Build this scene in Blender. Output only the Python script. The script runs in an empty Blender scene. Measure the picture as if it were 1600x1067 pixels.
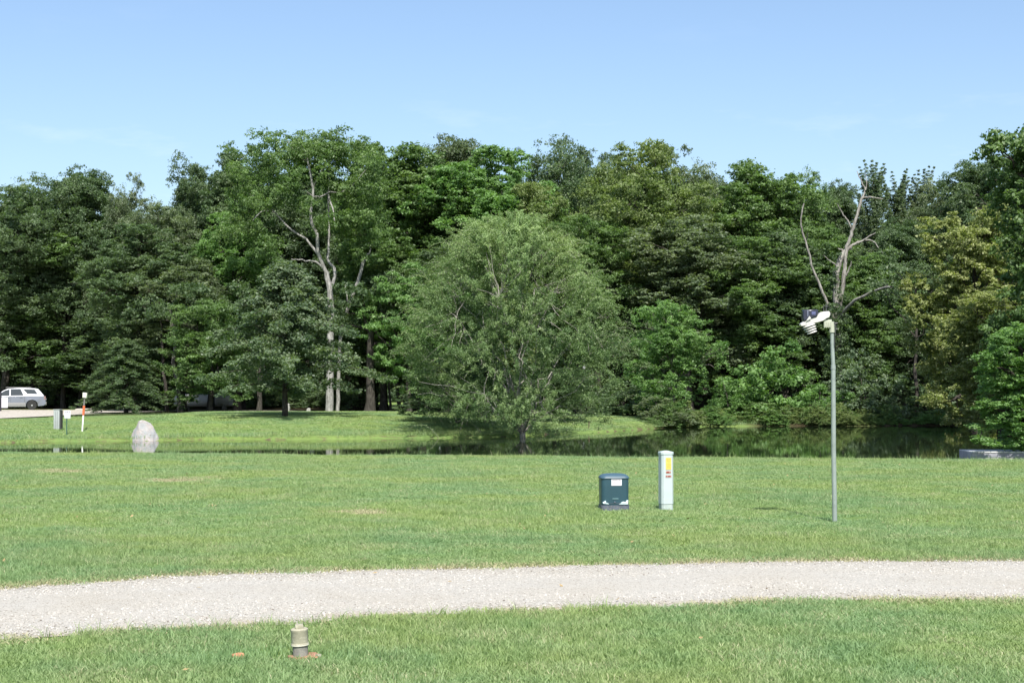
import bpy, bmesh, math, random
import numpy as np
from mathutils import Vector, Matrix, Euler
R = math.radians
rng = np.random.default_rng(7)
random.seed(7)
SC = bpy.context.scene
COL = SC.collection

# ------------------------------------------------------------------ camera, sky, sun, exposure
F = 2400.0                       # focal length in photo pixels (photo 1600 x 1067)
CAM_H = 1.7
PITCH = math.atan(71.5 / F)
cam_d = bpy.data.cameras.new('camera'); cam = bpy.data.objects.new('camera', cam_d); COL.objects.link(cam)
cam_d.sensor_width = 36.0; cam_d.lens = 36.0 * F / 1600.0
cam_d.clip_start = 0.1; cam_d.clip_end = 6000
cam.location = (0, 0, CAM_H); cam.rotation_euler = (R(90) + PITCH, 0, 0)
SC.camera = cam
SUN_EL, SUN_AZ = R(52), math.atan2(0.16, -1.0)      # azimuth measured from +Y towards +X
sdir = Vector((math.sin(SUN_AZ) * math.cos(SUN_EL), math.cos(SUN_AZ) * math.cos(SUN_EL), math.sin(SUN_EL)))
w = bpy.data.worlds.new('World'); SC.world = w; w.use_nodes = True
wn = w.node_tree.nodes; wl = w.node_tree.links
bg = wn['Background']
sky = wn.new('ShaderNodeTexSky'); sky.sky_type = 'NISHITA'; sky.sun_disc = False
sky.sun_elevation = SUN_EL; sky.sun_rotation = SUN_AZ
sky.air_density = 1.0; sky.dust_density = 1.7; sky.ozone_density = 2.6; sky.altitude = 100
tcw = wn.new('ShaderNodeTexCoord'); mpw = wn.new('ShaderNodeMapping'); mpw.inputs['Scale'].default_value = (2.2, 2.2, 9.0); mpw.inputs['Location'].default_value = (0.35, 0.0, 0.4)
nw = wn.new('ShaderNodeTexNoise'); nw.inputs['Scale'].default_value = 2.4; nw.inputs['Detail'].default_value = 6; nw.inputs['Roughness'].default_value = 0.6
rw = wn.new('ShaderNodeValToRGB'); rw.color_ramp.elements[0].position = 0.56; rw.color_ramp.elements[0].color = (0, 0, 0, 1); rw.color_ramp.elements[1].position = 0.85; rw.color_ramp.elements[1].color = (0.5, 0.5, 0.5, 1)
sx = wn.new('ShaderNodeSeparateXYZ'); rz_ = wn.new('ShaderNodeMapRange'); rz_.inputs[1].default_value = 0.11; rz_.inputs[2].default_value = 0.22; rz_.inputs[3].default_value = 1.0; rz_.inputs[4].default_value = 0.12
mw_ = wn.new('ShaderNodeMath'); mw_.operation = 'MULTIPLY'; mxw = wn.new('ShaderNodeMix'); mxw.data_type = 'RGBA'; mxw.inputs[7].default_value = (6.6, 6.9, 8.0, 1)
wl.new(tcw.outputs['Generated'], mpw.inputs[0]); wl.new(mpw.outputs[0], nw.inputs['Vector']); wl.new(nw.outputs[0], rw.inputs[0]); wl.new(tcw.outputs['Generated'], sx.inputs[0]); wl.new(sx.outputs[2], rz_.inputs[0])
wl.new(rw.outputs[0], mw_.inputs[0]); wl.new(rz_.outputs[0], mw_.inputs[1]); wl.new(mw_.outputs[0], mxw.inputs[0]); wl.new(sky.outputs[0], mxw.inputs[6])
wl.new(mxw.outputs[2], bg.inputs[0]); bg.inputs[1].default_value = 0.108
sl = bpy.data.lights.new('sun', 'SUN'); sl.energy = 4.3; sl.angle = R(0.53); sl.color = (1.0, 0.955, 0.89)
so = bpy.data.objects.new('sun', sl); COL.objects.link(so)
so.rotation_euler = sdir.to_track_quat('Z', 'Y').to_euler(); so.location = (10, -20, 40)
SC.view_settings.view_transform = 'Standard'; SC.view_settings.look = 'None'
SC.view_settings.gamma = 1.0; SC.view_settings.use_curve_mapping = False
SC.view_settings.exposure = 0.85
SC.render.engine = 'CYCLES'
cy = SC.cycles
cy.max_bounces = 6; cy.diffuse_bounces = 4; cy.glossy_bounces = 3; cy.transmission_bounces = 3
cy.transparent_max_bounces = 6; cy.caustics_reflective = False; cy.caustics_refractive = False
cy.use_denoising = True

# ------------------------------------------------------------------ pixel helpers (photo pixel -> world point)
cp, sp_ = math.cos(PITCH), math.sin(PITCH)
def ray(px, py):
    a, b = (px - 800) / F, -(py - 533.5) / F
    return Vector((a, cp - b * sp_, sp_ + b * cp))
def W(px, py, Y):                # the point at distance Y seen at that pixel
    r = ray(px, py); t = Y / r.y
    return Vector((r.x * t, Y, CAM_H + r.z * t))
def X(px, Y): return (px - 800) / F * Y / cp

# ------------------------------------------------------------------ terrain
def lin(xs, ys, x):
    x = np.asarray(x, float); r = np.interp(x, xs, ys)
    s0 = (ys[1] - ys[0]) / (xs[1] - xs[0]); s1 = (ys[-1] - ys[-2]) / (xs[-1] - xs[-2])
    r = np.where(x < xs[0], ys[0] + (x - xs[0]) * s0, r)
    return np.where(x > xs[-1], ys[-1] + (x - xs[-1]) * s1, r)
WATER = -0.5
FX = [-70, -40, -20.2, -15.3, -4.5, 0, 4.0, 6.6, 9.0, 10.8, 25, 60]
FY = [57, 58.5, 60.9, 63.6, 65.8, 69.0, 75.0, 80.0, 84.0, 86.5, 88, 88]
def y_near(x): return 37.3 - 0.17 * np.asarray(x, float)
def y_farshore(x):
    x = np.asarray(x, float)
    return np.interp(x, FX, FY) + 0.35 * np.sin(x * 0.9) + 0.22 * np.sin(x * 2.3 + 1) + 0.1 * np.sin(x * 5.1)
def sst(t): t = np.clip(t, 0, 1); return t * t * (3 - 2 * t)
def terrain(x, y):
    x = np.asarray(x, float); y = np.asarray(y, float)
    a = y - (y_near(x) + 0.12 * np.sin(x * 1.7) + 0.06 * np.sin(x * 4.3))
    zn = np.where(a > 0, -0.03 * a - 0.22 * np.maximum(a - 0.8, 0), 0.0)
    b = y - y_farshore(x)
    hump = 0.37 * sst((b - 1.5) / 11.5) * (1 - sst((y - 83) / 11)) * sst((x + 20.5) / 4.5) * (1 - 0.9 * sst((x + 7) / 9))
    zf = np.where(b > 0, -0.5 + 0.12 * sst(b / 0.3) + 0.27 * sst(b / 6) + 0.11 * sst(b / 16) + hump, -0.5 + 0.3 * b)
    c = x - (31 + 0.05 * (y - 60))
    zr = np.where(c > 0, -0.5 + 0.15 * sst(c / 0.4) + 0.35 * sst(c / 6), -0.5 + 0.3 * c)
    z = np.maximum(np.maximum(zn, zf), np.maximum(zr, -2.0))
    und = 0.018 * np.sin(x * 0.55 + 1.2) * np.sin(y * 0.42) + 0.016 * np.sin(x * 1.3 + y * 0.9)
    return z + und * sst((y - 15.5) / 4) * (1 - sst((y - 34) / 3)) + 0.05 * np.sin(x * 0.21) * np.sin(y * 0.17) * sst((y - 62) / 6) * (1 - sst((y - 76) / 4))
def tz(x, y): return float(terrain(x, y))
def G(px, py):                   # ground point under a pixel
    r = ray(px, py); d = 5.0
    for i in range(6000):
        t = d / r.y
        if CAM_H + r.z * t <= tz(r.x * t, d): break
        d += 0.1
    t = d / r.y
    return Vector((r.x * t, d, tz(r.x * t, d)))

# ------------------------------------------------------------------ materials
def newmat(name):
    m = bpy.data.materials.new(name); m.use_nodes = True
    nt = m.node_tree; b = nt.nodes['Principled BSDF']
    return m, nt, b
def nd(nt, t, **kw):
    n = nt.nodes.new(t)
    for k, v in kw.items(): setattr(n, k, v)
    return n
def noise(nt, scale, detail=4, rough=0.55, co='Object', out=0):
    tc = nd(nt, 'ShaderNodeTexCoord') if co != 'World' else nd(nt, 'ShaderNodeNewGeometry')
    n = nd(nt, 'ShaderNodeTexNoise'); n.inputs['Scale'].default_value = scale
    n.inputs['Detail'].default_value = detail; n.inputs['Roughness'].default_value = rough
    nt.links.new(tc.outputs[co if co != 'World' else 'Position'], n.inputs['Vector'])
    return n.outputs[out]
def ramp(nt, fac, stops, interp='LINEAR'):
    r = nd(nt, 'ShaderNodeValToRGB'); cr = r.color_ramp; cr.interpolation = interp
    while len(cr.elements) < len(stops): cr.elements.new(0.5)
    for e, (p, c) in zip(cr.elements, stops):
        e.position = p; e.color = (c, c, c, 1) if isinstance(c, (int, float)) else (*c, 1)
    nt.links.new(fac, r.inputs[0]); return r.outputs[0]
def mix(nt, fac, a, b, typ='MIX'):
    m = nd(nt, 'ShaderNodeMix'); m.data_type = 'RGBA'; m.blend_type = typ
    for s, v in ((m.inputs[0], fac), (m.inputs[6], a), (m.inputs[7], b)):
        if isinstance(v, bpy.types.NodeSocket): nt.links.new(v, s)
        elif isinstance(v, (int, float)): s.default_value = v
        else: s.default_value = (*v, 1)
    return m.outputs[2]
def math_(nt, op, a, b=0.0, clamp=False):
    m = nd(nt, 'ShaderNodeMath'); m.operation = op; m.use_clamp = clamp
    for s, v in ((m.inputs[0], a), (m.inputs[1], b)):
        if isinstance(v, bpy.types.NodeSocket): nt.links.new(v, s)
        else: s.default_value = v
    return m.outputs[0]
def bump(nt, b, h, strength=0.4, dist=0.02):
    n = nd(nt, 'ShaderNodeBump'); n.inputs['Strength'].default_value = strength; n.inputs['Distance'].default_value = dist
    nt.links.new(h, n.inputs['Height']); nt.links.new(n.outputs[0], b.inputs['Normal'])
def paint(name, col, rough=0.5, var=0.12, scale=8, metallic=0.0, bmp=0.0, dirt=None, spec=0.5):
    m, nt, b = newmat(name)
    c = mix(nt, ramp(nt, noise(nt, scale), [(0.3, 0.0), (0.7, 1.0)]), tuple(x * (1 - var) for x in col), tuple(min(1, x * (1 + var)) for x in col))
    if dirt: c = mix(nt, ramp(nt, noise(nt, scale * 2.3, 6, 0.7), [(0.52, 0.0), (0.66, 0.8)]), c, dirt)
    nt.links.new(c, b.inputs['Base Color'])
    b.inputs['Roughness'].default_value = rough; b.inputs['Metallic'].default_value = metallic
    b.inputs['Specular IOR Level'].default_value = spec
    if bmp: bump(nt, b, noise(nt, scale * 6, 5), bmp, 0.01)
    return m
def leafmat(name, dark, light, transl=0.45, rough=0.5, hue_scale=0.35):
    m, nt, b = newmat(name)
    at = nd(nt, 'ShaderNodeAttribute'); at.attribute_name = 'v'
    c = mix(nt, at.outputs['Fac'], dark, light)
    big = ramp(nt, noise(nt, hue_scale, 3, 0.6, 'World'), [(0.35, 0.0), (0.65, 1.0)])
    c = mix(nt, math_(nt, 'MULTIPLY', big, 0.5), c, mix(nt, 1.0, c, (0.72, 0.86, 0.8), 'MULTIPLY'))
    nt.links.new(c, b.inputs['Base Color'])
    b.inputs['Roughness'].default_value = rough; b.inputs['Specular IOR Level'].default_value = 0.45
    tr = nd(nt, 'ShaderNodeBsdfTranslucent'); nt.links.new(mix(nt, 1.0, c, (1.1, 1.25, 0.5), 'MULTIPLY'), tr.inputs[0])
    ms = nd(nt, 'ShaderNodeMixShader'); ms.inputs[0].default_value = transl
    nt.links.new(b.outputs[0], ms.inputs[1]); nt.links.new(tr.outputs[0], ms.inputs[2])
    nt.links.new(ms.outputs[0], nt.nodes['Material Output'].inputs[0])
    return m
def barkmat(name, a, b_, scale=6):
    m, nt, b = newmat(name)
    tc = nd(nt, 'ShaderNodeTexCoord'); mp = nd(nt, 'ShaderNodeMapping'); mp.inputs['Scale'].default_value = (scale, scale, scale * 0.25)
    nt.links.new(tc.outputs['Object'], mp.inputs[0])
    n = nd(nt, 'ShaderNodeTexNoise'); n.inputs['Scale'].default_value = 2.0; n.inputs['Detail'].default_value = 7; n.inputs['Roughness'].default_value = 0.7
    nt.links.new(mp.outputs[0], n.inputs['Vector'])
    nt.links.new(ramp(nt, n.outputs[0], [(0.35, a), (0.6, b_)]), b.inputs['Base Color'])
    b.inputs['Roughness'].default_value = 0.9; b.inputs['Specular IOR Level'].default_value = 0.1
    bump(nt, b, n.outputs[0], 0.8, 0.05)
    return m

M_BARK = barkmat('bark_dark', (0.02, 0.018, 0.015), (0.075, 0.068, 0.058))
M_BARKG = barkmat('bark_grey', (0.07, 0.062, 0.052), (0.20, 0.185, 0.165))
M_BARKP = barkmat('bark_pale', (0.10, 0.097, 0.088), (0.35, 0.34, 0.32))
M_BARKW = barkmat('bark_mottled', (0.07, 0.065, 0.055), (0.42, 0.40, 0.35), 9)

# ground sheet material
def mk_ground():
    m, nt, b = newmat('lawn_ground')
    n1 = noise(nt, 0.35, 4, 0.6, 'World'); n2 = noise(nt, 2.2, 6, 0.7, 'World'); n3 = noise(nt, 28, 5, 0.75, 'World')
    g = mix(nt, ramp(nt, n1, [(0.38, 0.0), (0.62, 1.0)]), (0.15, 0.25, 0.075), (0.21, 0.30, 0.08))
    g = mix(nt, ramp(nt, n2, [(0.35, 0.0), (0.75, 0.7)]), g, (0.25, 0.31, 0.11))
    g = mix(nt, ramp(nt, n3, [(0.35, 0.75), (0.6, 0.0)]), g, (0.09, 0.15, 0.04))
    at = nd(nt, 'ShaderNodeAttribute'); at.attribute_name = 'mud'
    mud = mix(nt, n3, (0.075, 0.062, 0.036), (0.19, 0.155, 0.09))
    f = math_(nt, 'ADD', at.outputs['Fac'], math_(nt, 'MULTIPLY', math_(nt, 'SUBTRACT', n2, 0.5), 1.3))
    g = mix(nt, ramp(nt, f, [(0.42, 0.0), (0.6, 1.0)]), g, mud)
    af = nd(nt, 'ShaderNodeAttribute'); af.attribute_name = 'forest'
    litter = mix(nt, n3, (0.03, 0.024, 0.014), (0.07, 0.055, 0.03))
    g = mix(nt, af.outputs['Fac'], g, litter)
    nt.links.new(g, b.inputs['Base Color']); b.inputs['Roughness'].default_value = 0.95
    b.inputs['Specular IOR Level'].default_value = 0.1
    bump(nt, b, math_(nt, 'ADD', n3, n2), 0.7, 0.06)
    return m
M_GROUND = mk_ground()
def mk_gravel(name, scale, a, b_, c_):
    m, nt, b = newmat(name)
    g = nd(nt, 'ShaderNodeNewGeometry')
    v = nd(nt, 'ShaderNodeTexVoronoi'); v.inputs['Scale'].default_value = scale; nt.links.new(g.outputs['Position'], v.inputs['Vector'])
    sep = nd(nt, 'ShaderNodeSeparateColor'); nt.links.new(v.outputs['Color'], sep.inputs[0])
    c = ramp(nt, sep.outputs[0], [(0.0, c_), (0.12, a), (0.6, b_), (1.0, tuple(min(1, x * 1.12) for x in b_))])
    big = ramp(nt, noise(nt, 1.1, 5, 0.65, 'World'), [(0.4, 0.0), (0.7, 1.0)])
    c = mix(nt, math_(nt, 'MULTIPLY', big, 0.4), c, mix(nt, 1.0, c, (0.92, 0.86, 0.76), 'MULTIPLY'))
    sm = ramp(nt, noise(nt, 2.6, 7, 0.75, 'World'), [(0.60, 0.0), (0.70, 0.55)])
    c = mix(nt, sm, c, (0.22, 0.19, 0.15))
    ae = nd(nt, 'ShaderNodeAttribute'); ae.attribute_name = 'edge'
    fe = math_(nt, 'ADD', ae.outputs['Fac'], math_(nt, 'MULTIPLY', math_(nt, 'SUBTRACT', noise(nt, 1.7, 6, 0.7, 'World'), 0.5), 1.6))
    c = mix(nt, ramp(nt, fe, [(0.45, 0.0), (0.95, 0.75)]), c, (0.36, 0.30, 0.21))
    nt.links.new(c, b.inputs['Base Color']); b.inputs['Roughness'].default_value = 0.9; b.inputs['Specular IOR Level'].default_value = 0.2
    bump(nt, b, math_(nt, 'SUBTRACT', 1.0, v.outputs['Distance']), 0.6, 0.012)
    return m
M_GRAVEL = mk_gravel('limestone_gravel', 95, (0.34, 0.325, 0.285), (0.41, 0.392, 0.35), (0.17, 0.15, 0.12))
M_GRAVEL2 = mk_gravel('tan_gravel', 9, (0.36, 0.33, 0.285), (0.43, 0.40, 0.35), (0.2, 0.17, 0.13))
def mk_water():
    m, nt, b = newmat('pond_water')
    b.inputs['Base Color'].default_value = (0.012, 0.02, 0.009, 1); b.inputs['Roughness'].default_value = 0.03
    b.inputs['IOR'].default_value = 1.333
    tc = nd(nt, 'ShaderNodeTexCoord'); mp = nd(nt, 'ShaderNodeMapping'); mp.inputs['Scale'].default_value = (0.5, 1.0, 1)
    nt.links.new(tc.outputs['Object'], mp.inputs[0])
    n = nd(nt, 'ShaderNodeTexNoise'); n.inputs['Scale'].default_value = 3.0; n.inputs['Detail'].default_value = 2
    nt.links.new(mp.outputs[0], n.inputs['Vector']); bump(nt, b, n.outputs[0], 0.03, 0.02)
    return m
M_WATER = mk_water()

# ------------------------------------------------------------------ object helpers
def tag(o, label=None, cat=None, group=None, kind=None):
    if label: o['label'] = label
    if cat: o['category'] = cat
    if group: o['group'] = group
    if kind: o['kind'] = kind
    return o
def empty(name, loc, rz=0.0):
    o = bpy.data.objects.new(name, None); COL.objects.link(o); o.location = loc; o.rotation_euler = (0, 0, rz)
    o.empty_display_size = 0.2
    return o
def npmesh(name, V, Fc, nside, mats, attrs=None, smooth=False, matidx=None):
    me = bpy.data.meshes.new(name); V = np.asarray(V, np.float32); Fc = np.asarray(Fc, np.int32)
    nf = len(Fc); me.vertices.add(len(V)); me.vertices.foreach_set('co', V.ravel())
    me.loops.add(nf * nside); me.loops.foreach_set('vertex_index', Fc.ravel())
    me.polygons.add(nf); me.polygons.foreach_set('loop_start', np.arange(nf, dtype=np.int32) * nside)
    if matidx is not None: me.polygons.foreach_set('material_index', np.asarray(matidx, np.int32))
    me.update(calc_edges=True)
    for k, a in (attrs or {}).items():
        at = me.attributes.new(k, 'FLOAT', 'FACE' if len(a) == nf else 'POINT'); at.data.foreach_set('value', np.asarray(a, np.float32))
    if smooth: me.polygons.foreach_set('use_smooth', np.ones(nf, bool))
    for m in (mats if isinstance(mats, (list, tuple)) else [mats]): me.materials.append(m)
    return me
def link(name, me, parent=None, loc=None):
    o = bpy.data.objects.new(name, me); COL.objects.link(o)
    if parent: o.parent = parent
    if loc is not None: o.location = loc
    return o
class MB:                        # collects shapes with bmesh, one mesh object out
    def __init__(s): s.bm = bmesh.new()
    def _new(s, f): 
        n0 = len(s.bm.verts); f(); s.bm.verts.ensure_lookup_table(); return [s.bm.verts[i] for i in range(n0, len(s.bm.verts))]
    def box(s, c, size, rot=None, bevel=0.0):
        g = bmesh.ops.create_cube(s.bm, size=1.0); vs = g['verts']
        bmesh.ops.scale(s.bm, vec=size, verts=vs)
        if bevel:
            es = list({e for v in vs for e in v.link_edges})
            r = bmesh.ops.bevel(s.bm, geom=es, offset=bevel, segments=2, affect='EDGES', profile=0.6); vs = list({v for f in r['faces'] for v in f.verts} | {v for v in vs if v.is_valid})
        if rot is not None: bmesh.ops.rotate(s.bm, cent=(0, 0, 0), matrix=Euler(rot).to_matrix(), verts=vs)
        bmesh.ops.translate(s.bm, vec=c, verts=vs); return vs
    def cyl(s, c, r1, r2, h, seg=24, rot=None):
        g = bmesh.ops.create_cone(s.bm, cap_ends=True, segments=seg, radius1=r1, radius2=r2, depth=h); vs = g['verts']
        if rot is not None: bmesh.ops.rotate(s.bm, cent=(0, 0, 0), matrix=Euler(rot).to_matrix(), verts=vs)
        bmesh.ops.translate(s.bm, vec=c, verts=vs); return vs
    def lathe(s, prof, seg=32, c=(0, 0, 0), rot=None):
        rings = []
        for r, z in prof:
            rings.append([s.bm.verts.new((r * math.cos(2 * math.pi * k / seg), r * math.sin(2 * math.pi * k / seg), z)) for k in range(seg)])
        for a, b in zip(rings, rings[1:]):
            for k in range(seg): s.bm.faces.new((a[k], a[(k + 1) % seg], b[(k + 1) % seg], b[k]))
        s.bm.faces.new(list(reversed(rings[0]))); s.bm.faces.new(rings[-1])
        vs = [v for r in rings for v in r]
        if rot is not None: bmesh.ops.rotate(s.bm, cent=(0, 0, 0), matrix=Euler(rot).to_matrix(), verts=vs)
        bmesh.ops.translate(s.bm, vec=c, verts=vs); return vs
    def prism(s, pts, y0, y1, ax='y', taper=None):       # outline in x-z swept along y
        a = [s.bm.verts.new((x, y0, z)) for x, z in pts]; b = [s.bm.verts.new((x, y1, z)) for x, z in pts]
        n = len(pts); s.bm.faces.new(list(reversed(a))); s.bm.faces.new(b)
        for k in range(n): s.bm.faces.new((a[k], a[(k + 1) % n], b[(k + 1) % n], b[k]))
        return a + b
    def build(s, name, m, parent=None, smooth=True, bevel=0.0, loc=None):
        bmesh.ops.recalc_face_normals(s.bm, faces=s.bm.faces)
        me = bpy.data.meshes.new(name); s.bm.to_mesh(me); s.bm.free(); me.materials.append(m)
        if smooth:
            me.polygons.foreach_set('use_smooth', np.ones(len(me.polygons), bool))
            me.set_sharp_from_angle(angle=R(35))
        o = link(name, me, parent, loc)
        if bevel:
            bv = o.modifiers.new('bevel', 'BEVEL'); bv.width = bevel; bv.segments = 2; bv.limit_method = 'ANGLE'
        return o

# ------------------------------------------------------------------ foliage generators
def unit(v): return v / np.maximum(np.linalg.norm(v, axis=-1, keepdims=True), 1e-9)
def leaf_mesh(name, P, N, T, L, Wd, v, mat, fold=0.25):
    N = unit(N); T = unit(T - (T * N).sum(1, keepdims=True) * N); B = np.cross(N, T)
    L = L[:, None]; Wd = Wd[:, None]
    V = np.stack([P - T * L * 0.5, P + B * Wd * 0.5 - T * L * 0.08 + N * Wd * fold, P + T * L * 0.5, P - B * Wd * 0.5 - T * L * 0.08 + N * Wd * fold], 1).reshape(-1, 3)
    Fc = np.arange(len(P) * 4).reshape(-1, 4)
    return npmesh(name, V, Fc, 4, mat, {'v': np.clip(v, 0, 1)})
def clump_leaves(C, rad, g, nspray=9, nleaf=22, flat=0.6, leaf=0.18, outc=None, droop=0.0, spray_r=0.38):
    """C (n,3) clump centres, rad (n,) radii -> arrays of leaves in sprays around them"""
    n = len(C); ns = n * nspray
    u = unit(g.normal(size=(ns, 3)) + np.array([0, 0, 0.35])); rr = (0.45 + 0.55 * g.random((ns, 1))) 
    rc = np.repeat(rad, nspray)[:, None]
    S = np.repeat(C, nspray, 0) + u * rr * rc * np.array([1, 1, flat])
    S[:, 2] -= droop * rc[:, 0] * (np.hypot(u[:, 0], u[:, 1]) * rr[:, 0]) ** 2
    vs = np.repeat(g.random(n), nspray) * 0.45 + g.random(ns) * 0.3
    m = ns * nleaf
    off = g.normal(size=(m, 3)) * np.array([1, 1, 0.55]) * 0.5
    sr = np.repeat(rc[:, 0] * spray_r, nleaf)[:, None]
    P = np.repeat(S, nleaf, 0) + off * sr
    out = np.repeat(u, nleaf, 0)
    N = unit(out * 0.75 + np.array([0, 0, 0.4]) + g.normal(size=(m, 3)) * 0.7)
    T = unit(out + g.normal(size=(m, 3)) * 0.9 + np.array([0, 0, -0.25]))
    L = leaf * (0.65 + 0.7 * g.random(m)); Wd = L * (0.5 + 0.25 * g.random(m))
    v = np.repeat(vs, nleaf) + g.random(m) * 0.3
    return P, N, T, L, Wd, v
def tubes(paths, seg=6):
    """paths: list of (points (k,3), radii (k,)) -> V, F quads"""
    Vs, Fs, o = [], [], 0
    for pts, rad in paths:
        pts = np.asarray(pts, float); rad = np.asarray(rad, float); k = len(pts)
        d = np.gradient(pts, axis=0); d = unit(d)
        a = np.array([0, 1.0, 0]) if abs(d[0][1]) < 0.9 else np.array([1.0, 0, 0])
        s = unit(np.cross(d, a)); t = np.cross(d, s)
        ang = np.arange(seg) * 2 * math.pi / seg
        ring = pts[:, None] + rad[:, None, None] * (np.cos(ang)[None, :, None] * s[:, None] + np.sin(ang)[None, :, None] * t[:, None])
        Vs.append(ring.reshape(-1, 3))
        i = np.arange(k - 1)[:, None] * seg + np.arange(seg)[None]
        j = np.arange(k - 1)[:, None] * seg + (np.arange(seg)[None] + 1) % seg
        Fs.append(np.stack([i, j, j + seg, i + seg], -1).reshape(-1, 4) + o); o += k * seg
    return np.concatenate(Vs), np.concatenate(Fs)
def limb(a, b, r0, r1, g, k=7, wob=0.06, arch=0.0):
    a = np.asarray(a, float); b = np.asarray(b, float); t = np.linspace(0, 1, k)[:, None]
    L = np.linalg.norm(b - a); p = a + (b - a) * t
    w = g.normal(size=(k, 3)) * wob * L * np.sin(t * math.pi)
    p = p + w; p[:, 2] += arch * L * np.sin(t[:, 0] * math.pi)
    return p, r0 + (r1 - r0) * t[:, 0] ** 0.8
def trunk_mesh(name, paths, mat, seg=7): 
    V, Fc = tubes(paths, seg); return npmesh(name, V, Fc, 4, mat, smooth=True)

def twigs(g, C, n, k=6):
    out = []
    C = C[C[:, 2] < C[:, 2].max() * 0.72]; S = C[:, 2].max() / 14.0
    for i in g.choice(len(C), n, replace=False):
        c = C[i]; o = unit(np.array([c[0], c[1], 0.01])); o[2] = 0.5
        for q in range(3):
            e = c + (o + g.normal(size=3) * 0.5) * (0.5 + 0.5 * g.random()) * S; out.append(limb(c - o * 0.5 * S, e, 0.03 * S, 0.01 * S, g, k, 0.06))
    return out
def broadleaf(seed, H=19.0, Rr=4.2, base=2.5, nl=20, cl=17, crad=0.72, leaf=0.15, nspray=11, nleaf=28, flat=0.85, spread=1.0, top=1.0, irregular=0.25, zs=0.95, trunk_r=0.27, lean=0.0):
    g = np.random.default_rng(seed)
    fork = base + (H - base) * 0.25
    lobes, lr = [], []
    for i in range(nl):
        t = ((i + 0.5) / nl) ** 0.8
        z = base + (H - base) * (0.08 + 0.86 * t)
        env = Rr * max(0.05, 1 - (abs(t - 0.42) / 0.68) ** 3) ** 0.5 * top ** t
        a = i * 2.4 + g.random() * 0.9; rr = env * (0.2 + 0.55 * g.random() ** 0.7) * (1 + irregular * 0.6 * g.normal())
        r = Rr * (0.36 + 0.16 * g.random())
        if t > 0.85: rr = env * 0.75 * g.random()
        lobes.append((rr * math.cos(a) * spread, rr * math.sin(a) * spread, min(z, H - r * 0.75) - (abs(g.normal()) * 0.9 if t > 0.7 else 0))); lr.append(r)
    lobes = np.array(lobes); lr = np.array(lr)
    u = unit(g.normal(size=(nl * cl, 3)) + np.array([0, 0, 0.25]))
    C = np.repeat(lobes, cl, 0) + u * np.repeat(lr, cl)[:, None] * (0.42 + 0.63 * g.random((nl * cl, 1)) ** 0.8) * np.array([1, 1, 0.95])
    rad = crad * (0.7 + 0.7 * g.random(len(C)))
    P = clump_leaves(C, rad, g, nspray, nleaf, flat, leaf)
    paths = []
    tip = np.array([lean, 0, H * 0.88]); tp, tr = limb((0, 0, -0.3), tip, trunk_r * 1.15, 0.04, g, 12, 0.012)
    tr[0] *= 1.35
    paths.append((tp, tr))
    for k in range(nl):
        zt = max(fork * 0.8, lobes[k][2] - 1.2 - 2.2 * g.random()); j = np.argmin(abs(tp[:, 2] - zt))
        p, r = limb(tp[max(j, 1)], lobes[k], tr[j] * 0.5, 0.035, g, 7, 0.05, 0.08); paths.append((p, r))
        for q in range(3):
            c = C[k * cl + q * 4 % cl]; e, r2 = limb(p[4], c, 0.045, 0.015, g, 5, 0.06); paths.append((e, r2))
    return P, paths + twigs(g, C, 9)
PROTO = {}
M_LEAF = {
 'dark':   leafmat('foliage_dark', (0.053, 0.097, 0.044), (0.186, 0.255, 0.127)),
 'grey':   leafmat('foliage_greygreen', (0.085, 0.124, 0.066), (0.259, 0.309, 0.176)),
 'mid':    leafmat('foliage_mid', (0.067, 0.128, 0.041), (0.219, 0.320, 0.116)),
 'bright': leafmat('foliage_bright', (0.084, 0.172, 0.050), (0.254, 0.406, 0.137)),
 'olive':  leafmat('foliage_olive', (0.099, 0.148, 0.050), (0.288, 0.352, 0.135)),
 'yellow': leafmat('foliage_yellow', (0.133, 0.164, 0.052), (0.418, 0.451, 0.187)),
 'blue':   leafmat('foliage_bluegreen', (0.070, 0.121, 0.070), (0.233, 0.293, 0.166)),
}
def mk_proto(key, gen, bark, **kw):
    P, paths = gen(**kw)
    cm = leaf_mesh(key + '_leaves', *P, M_LEAF['mid']); tm = trunk_mesh(key + '_wood', paths, bark)
    H = float(P[0][:, 2].max()); Rr = float(np.percentile(np.hypot(P[0][:, 0], P[0][:, 1]), 97))
    PROTO[key] = (tm, cm, H, Rr)
mk_proto('oak0', broadleaf, M_BARK, seed=11)
mk_proto('oak1', broadleaf, M_BARK, seed=12, Rr=4.6, base=3.2, nl=18, cl=17, irregular=0.35)
mk_proto('oak2', broadleaf, M_BARK, seed=13, Rr=4.2, base=2.2, nl=21, irregular=0.3, flat=0.7)
mk_proto('oak3', broadleaf, M_BARK, seed=14, Rr=4.4, base=4.0, nl=16, cl=16, crad=0.78, irregular=0.4)
mk_proto('maple0', broadleaf, M_BARK, seed=21, Rr=4.4, base=1.8, nl=22, cl=19, crad=0.6, leaf=0.165, nleaf=24)
mk_proto('maple1', broadleaf, M_BARK, seed=22, Rr=4.2, base=2.0, nl=23, cl=19, crad=0.56, leaf=0.155, nleaf=26)
mk_proto('open0', broadleaf, M_BARK, seed=31, Rr=4.4, base=4.5, nl=17, cl=13, crad=0.72, irregular=0.5, nleaf=17)
mk_proto('open1', broadleaf, M_BARK, seed=32, Rr=4.0, base=4.5, nl=16, cl=12, crad=0.7, irregular=0.5, nleaf=18)
mk_proto('low0', broadleaf, M_BARK, seed=41, H=10, Rr=3.6, base=1.0, nl=16, cl=16, crad=0.6, leaf=0.15, nspray=9, nleaf=22, flat=0.7, trunk_r=0.2)
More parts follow.
